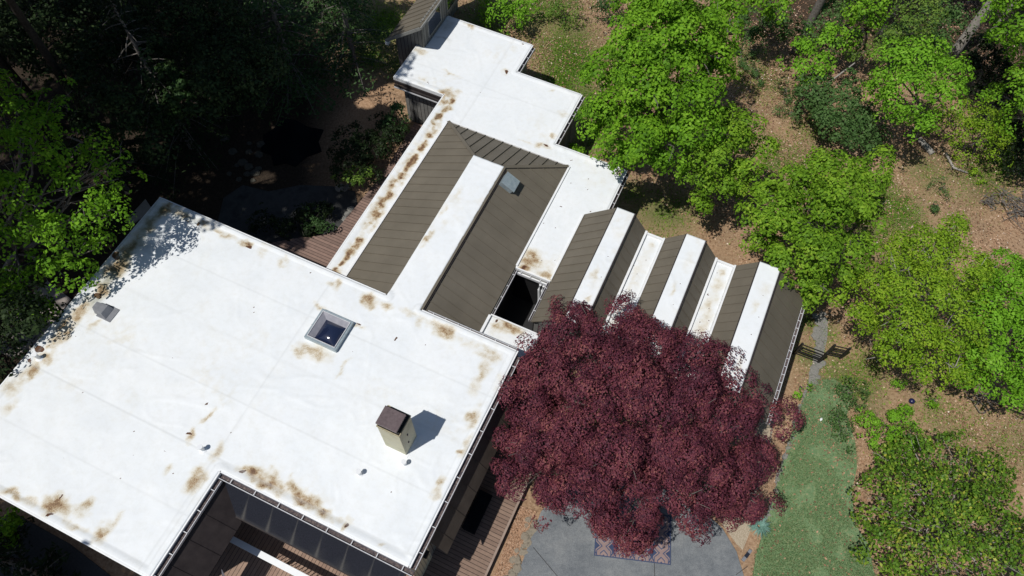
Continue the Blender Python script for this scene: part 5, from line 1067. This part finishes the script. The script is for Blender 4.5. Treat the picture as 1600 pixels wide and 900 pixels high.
def tuft(px, py, label, kind='bluegrass', n=160, L=.45, name='grass_plant'):
    base = G0(px, py); rng = np.random.default_rng(int(px)); V = []; F = []
    for i in range(n):
        a = rng.uniform(0, 6.28); d = np.array([math.cos(a), math.sin(a), 0]); l = L * rng.uniform(.6, 1.1); s = np.array([-d[1], d[0], 0]) * .014; u = rng.uniform(.5, 1.0)
        p0 = d * .04; p1 = d * l * .5 * u + (0, 0, l * .5); p2 = d * l * u + (0, 0, l * .28)
        k = len(V); V += [p0 - s, p0 + s, p1 + s, p1 - s, p2 + s * .2, p2 - s * .2]; F += [(k, k + 1, k + 2, k + 3), (k + 3, k + 2, k + 4, k + 5)]
    o = link(name, np_mesh(name, np.array(V), np.array(F), {'v': ('FACE', rng.random(len(F)))}), FM[kind]); o.location = [float(c_) for c_ in base]; tag(o, label, 'plant')
tuft(1185, 822, 'spiky blue-green grass plant at the edge of patio and lawn', n=300, L=.5)
# little things on the ground
c = G0(1282, 656); b = MB(); b.tube([(-.05, -.06, .06), (0, 0, .07), (.05, .06, .06)], [.035, .055, .035], 10); o = b.build('white_bottle', M['white'], smooth=True); o.location = c; tag(o, 'small white bottle lying on the lawn', 'bottle')
c = G0(1423, 628); b = MB(); b.tube([(0, 0, 0), (0, 0, .05), (0, 0, .12), (0, 0, .18), (0, 0, .2)], [.055, .11, .125, .08, .02], 14); o = b.build('garden_ball', mottled('navy_glaze', (.01, .01, .05), (.02, .02, .08), 3, .3), smooth=True); o.location = c; tag(o, 'dark blue round ball on the brown leaves', 'ball')
c = G0(1166, 868); t = empty('garden_light', c, math.radians(48), 'small dark bar-shaped light lying on the mulch beside the patio', 'garden light'); b = MB(); b.box(-.26, .26, -.06, .06, 0, .1); b.build('housing', M['lead'], t, bevel=.01); b = MB(); b.box(-.1, .1, -.062, .062, .09, .115); b.build('lens', M['pane'], t)
# fallen log, branch, brush pile
def log(pts, r, name, label, cat='log', mk='barklt'):
    P_ = [at(*p[:2], p[2]) for p in pts]; b = MB(); b.tube([p - P_[0] for p in P_], r, 9); o = b.build(name, M[mk], smooth=True); o.location = [float(v) for v in P_[0]]; tag(o, label, cat)
log([(1436, 217, ZG + .15), (1446, 228, ZG + .16), (1457, 240, ZG + .14)], [.13, .15, .14], 'fallen_log', 'short pale cut log below the bright upper right tree')
log([(1258, 168, .2), (1275, 148, 1.2), (1300, 125, 1.9), (1336, 98, 2.8)], [.05, .045, .04, .025], 'bare_branch', 'long thin bare pale branch across the dark young pine', 'branch')
log([(1138, 32, ZG + .3), (1140, 50, ZG + .25)], [.16, .18], 'tree_stump', 'dark grey stump beside the tall maple at the top', 'stump', 'bark')
log([(1478, 240, ZG + .1), (1490, 262, ZG + .1), (1512, 270, ZG + .1)], [.07, .06, .04], 'fallen_branch', 'pale fallen branch below the olive shrub', 'branch')
def brush(px, py, r, n, label, seed, name='brush_pile'):
    rng = np.random.default_rng(seed); b = MB()
    for i in range(n):
        a = rng.uniform(0, 6.28); q = rng.normal(size=2) * r * .35; l = rng.uniform(.4, 1.0) * r; d = np.array([math.cos(a), math.sin(a), rng.uniform(-.1, .35)]); z = rng.uniform(.03, .4); s = np.array([q[0], q[1], z])
        b.tube([s - d * l * .5, s + rng.normal(size=3) * .04, s + d * l * .5], [.02, .015, .005], 5)
    o = b.build(name, M['bark']); o.location = G0(px, py); tag(o, label, 'brush pile')
brush(1588, 325, 1.3, 70, 'tangled pile of dead branches at the right edge', 5); brush(1543, 318, .55, 34, 'small dark heap of twigs left of the big brush pile', 6); brush(1455, 160, .5, 14, 'few dead sticks below the bright upper right tree', 7)
brush(1530, 625, .7, 30, 'pale bare twigs under the bright tree at the right edge', 8)
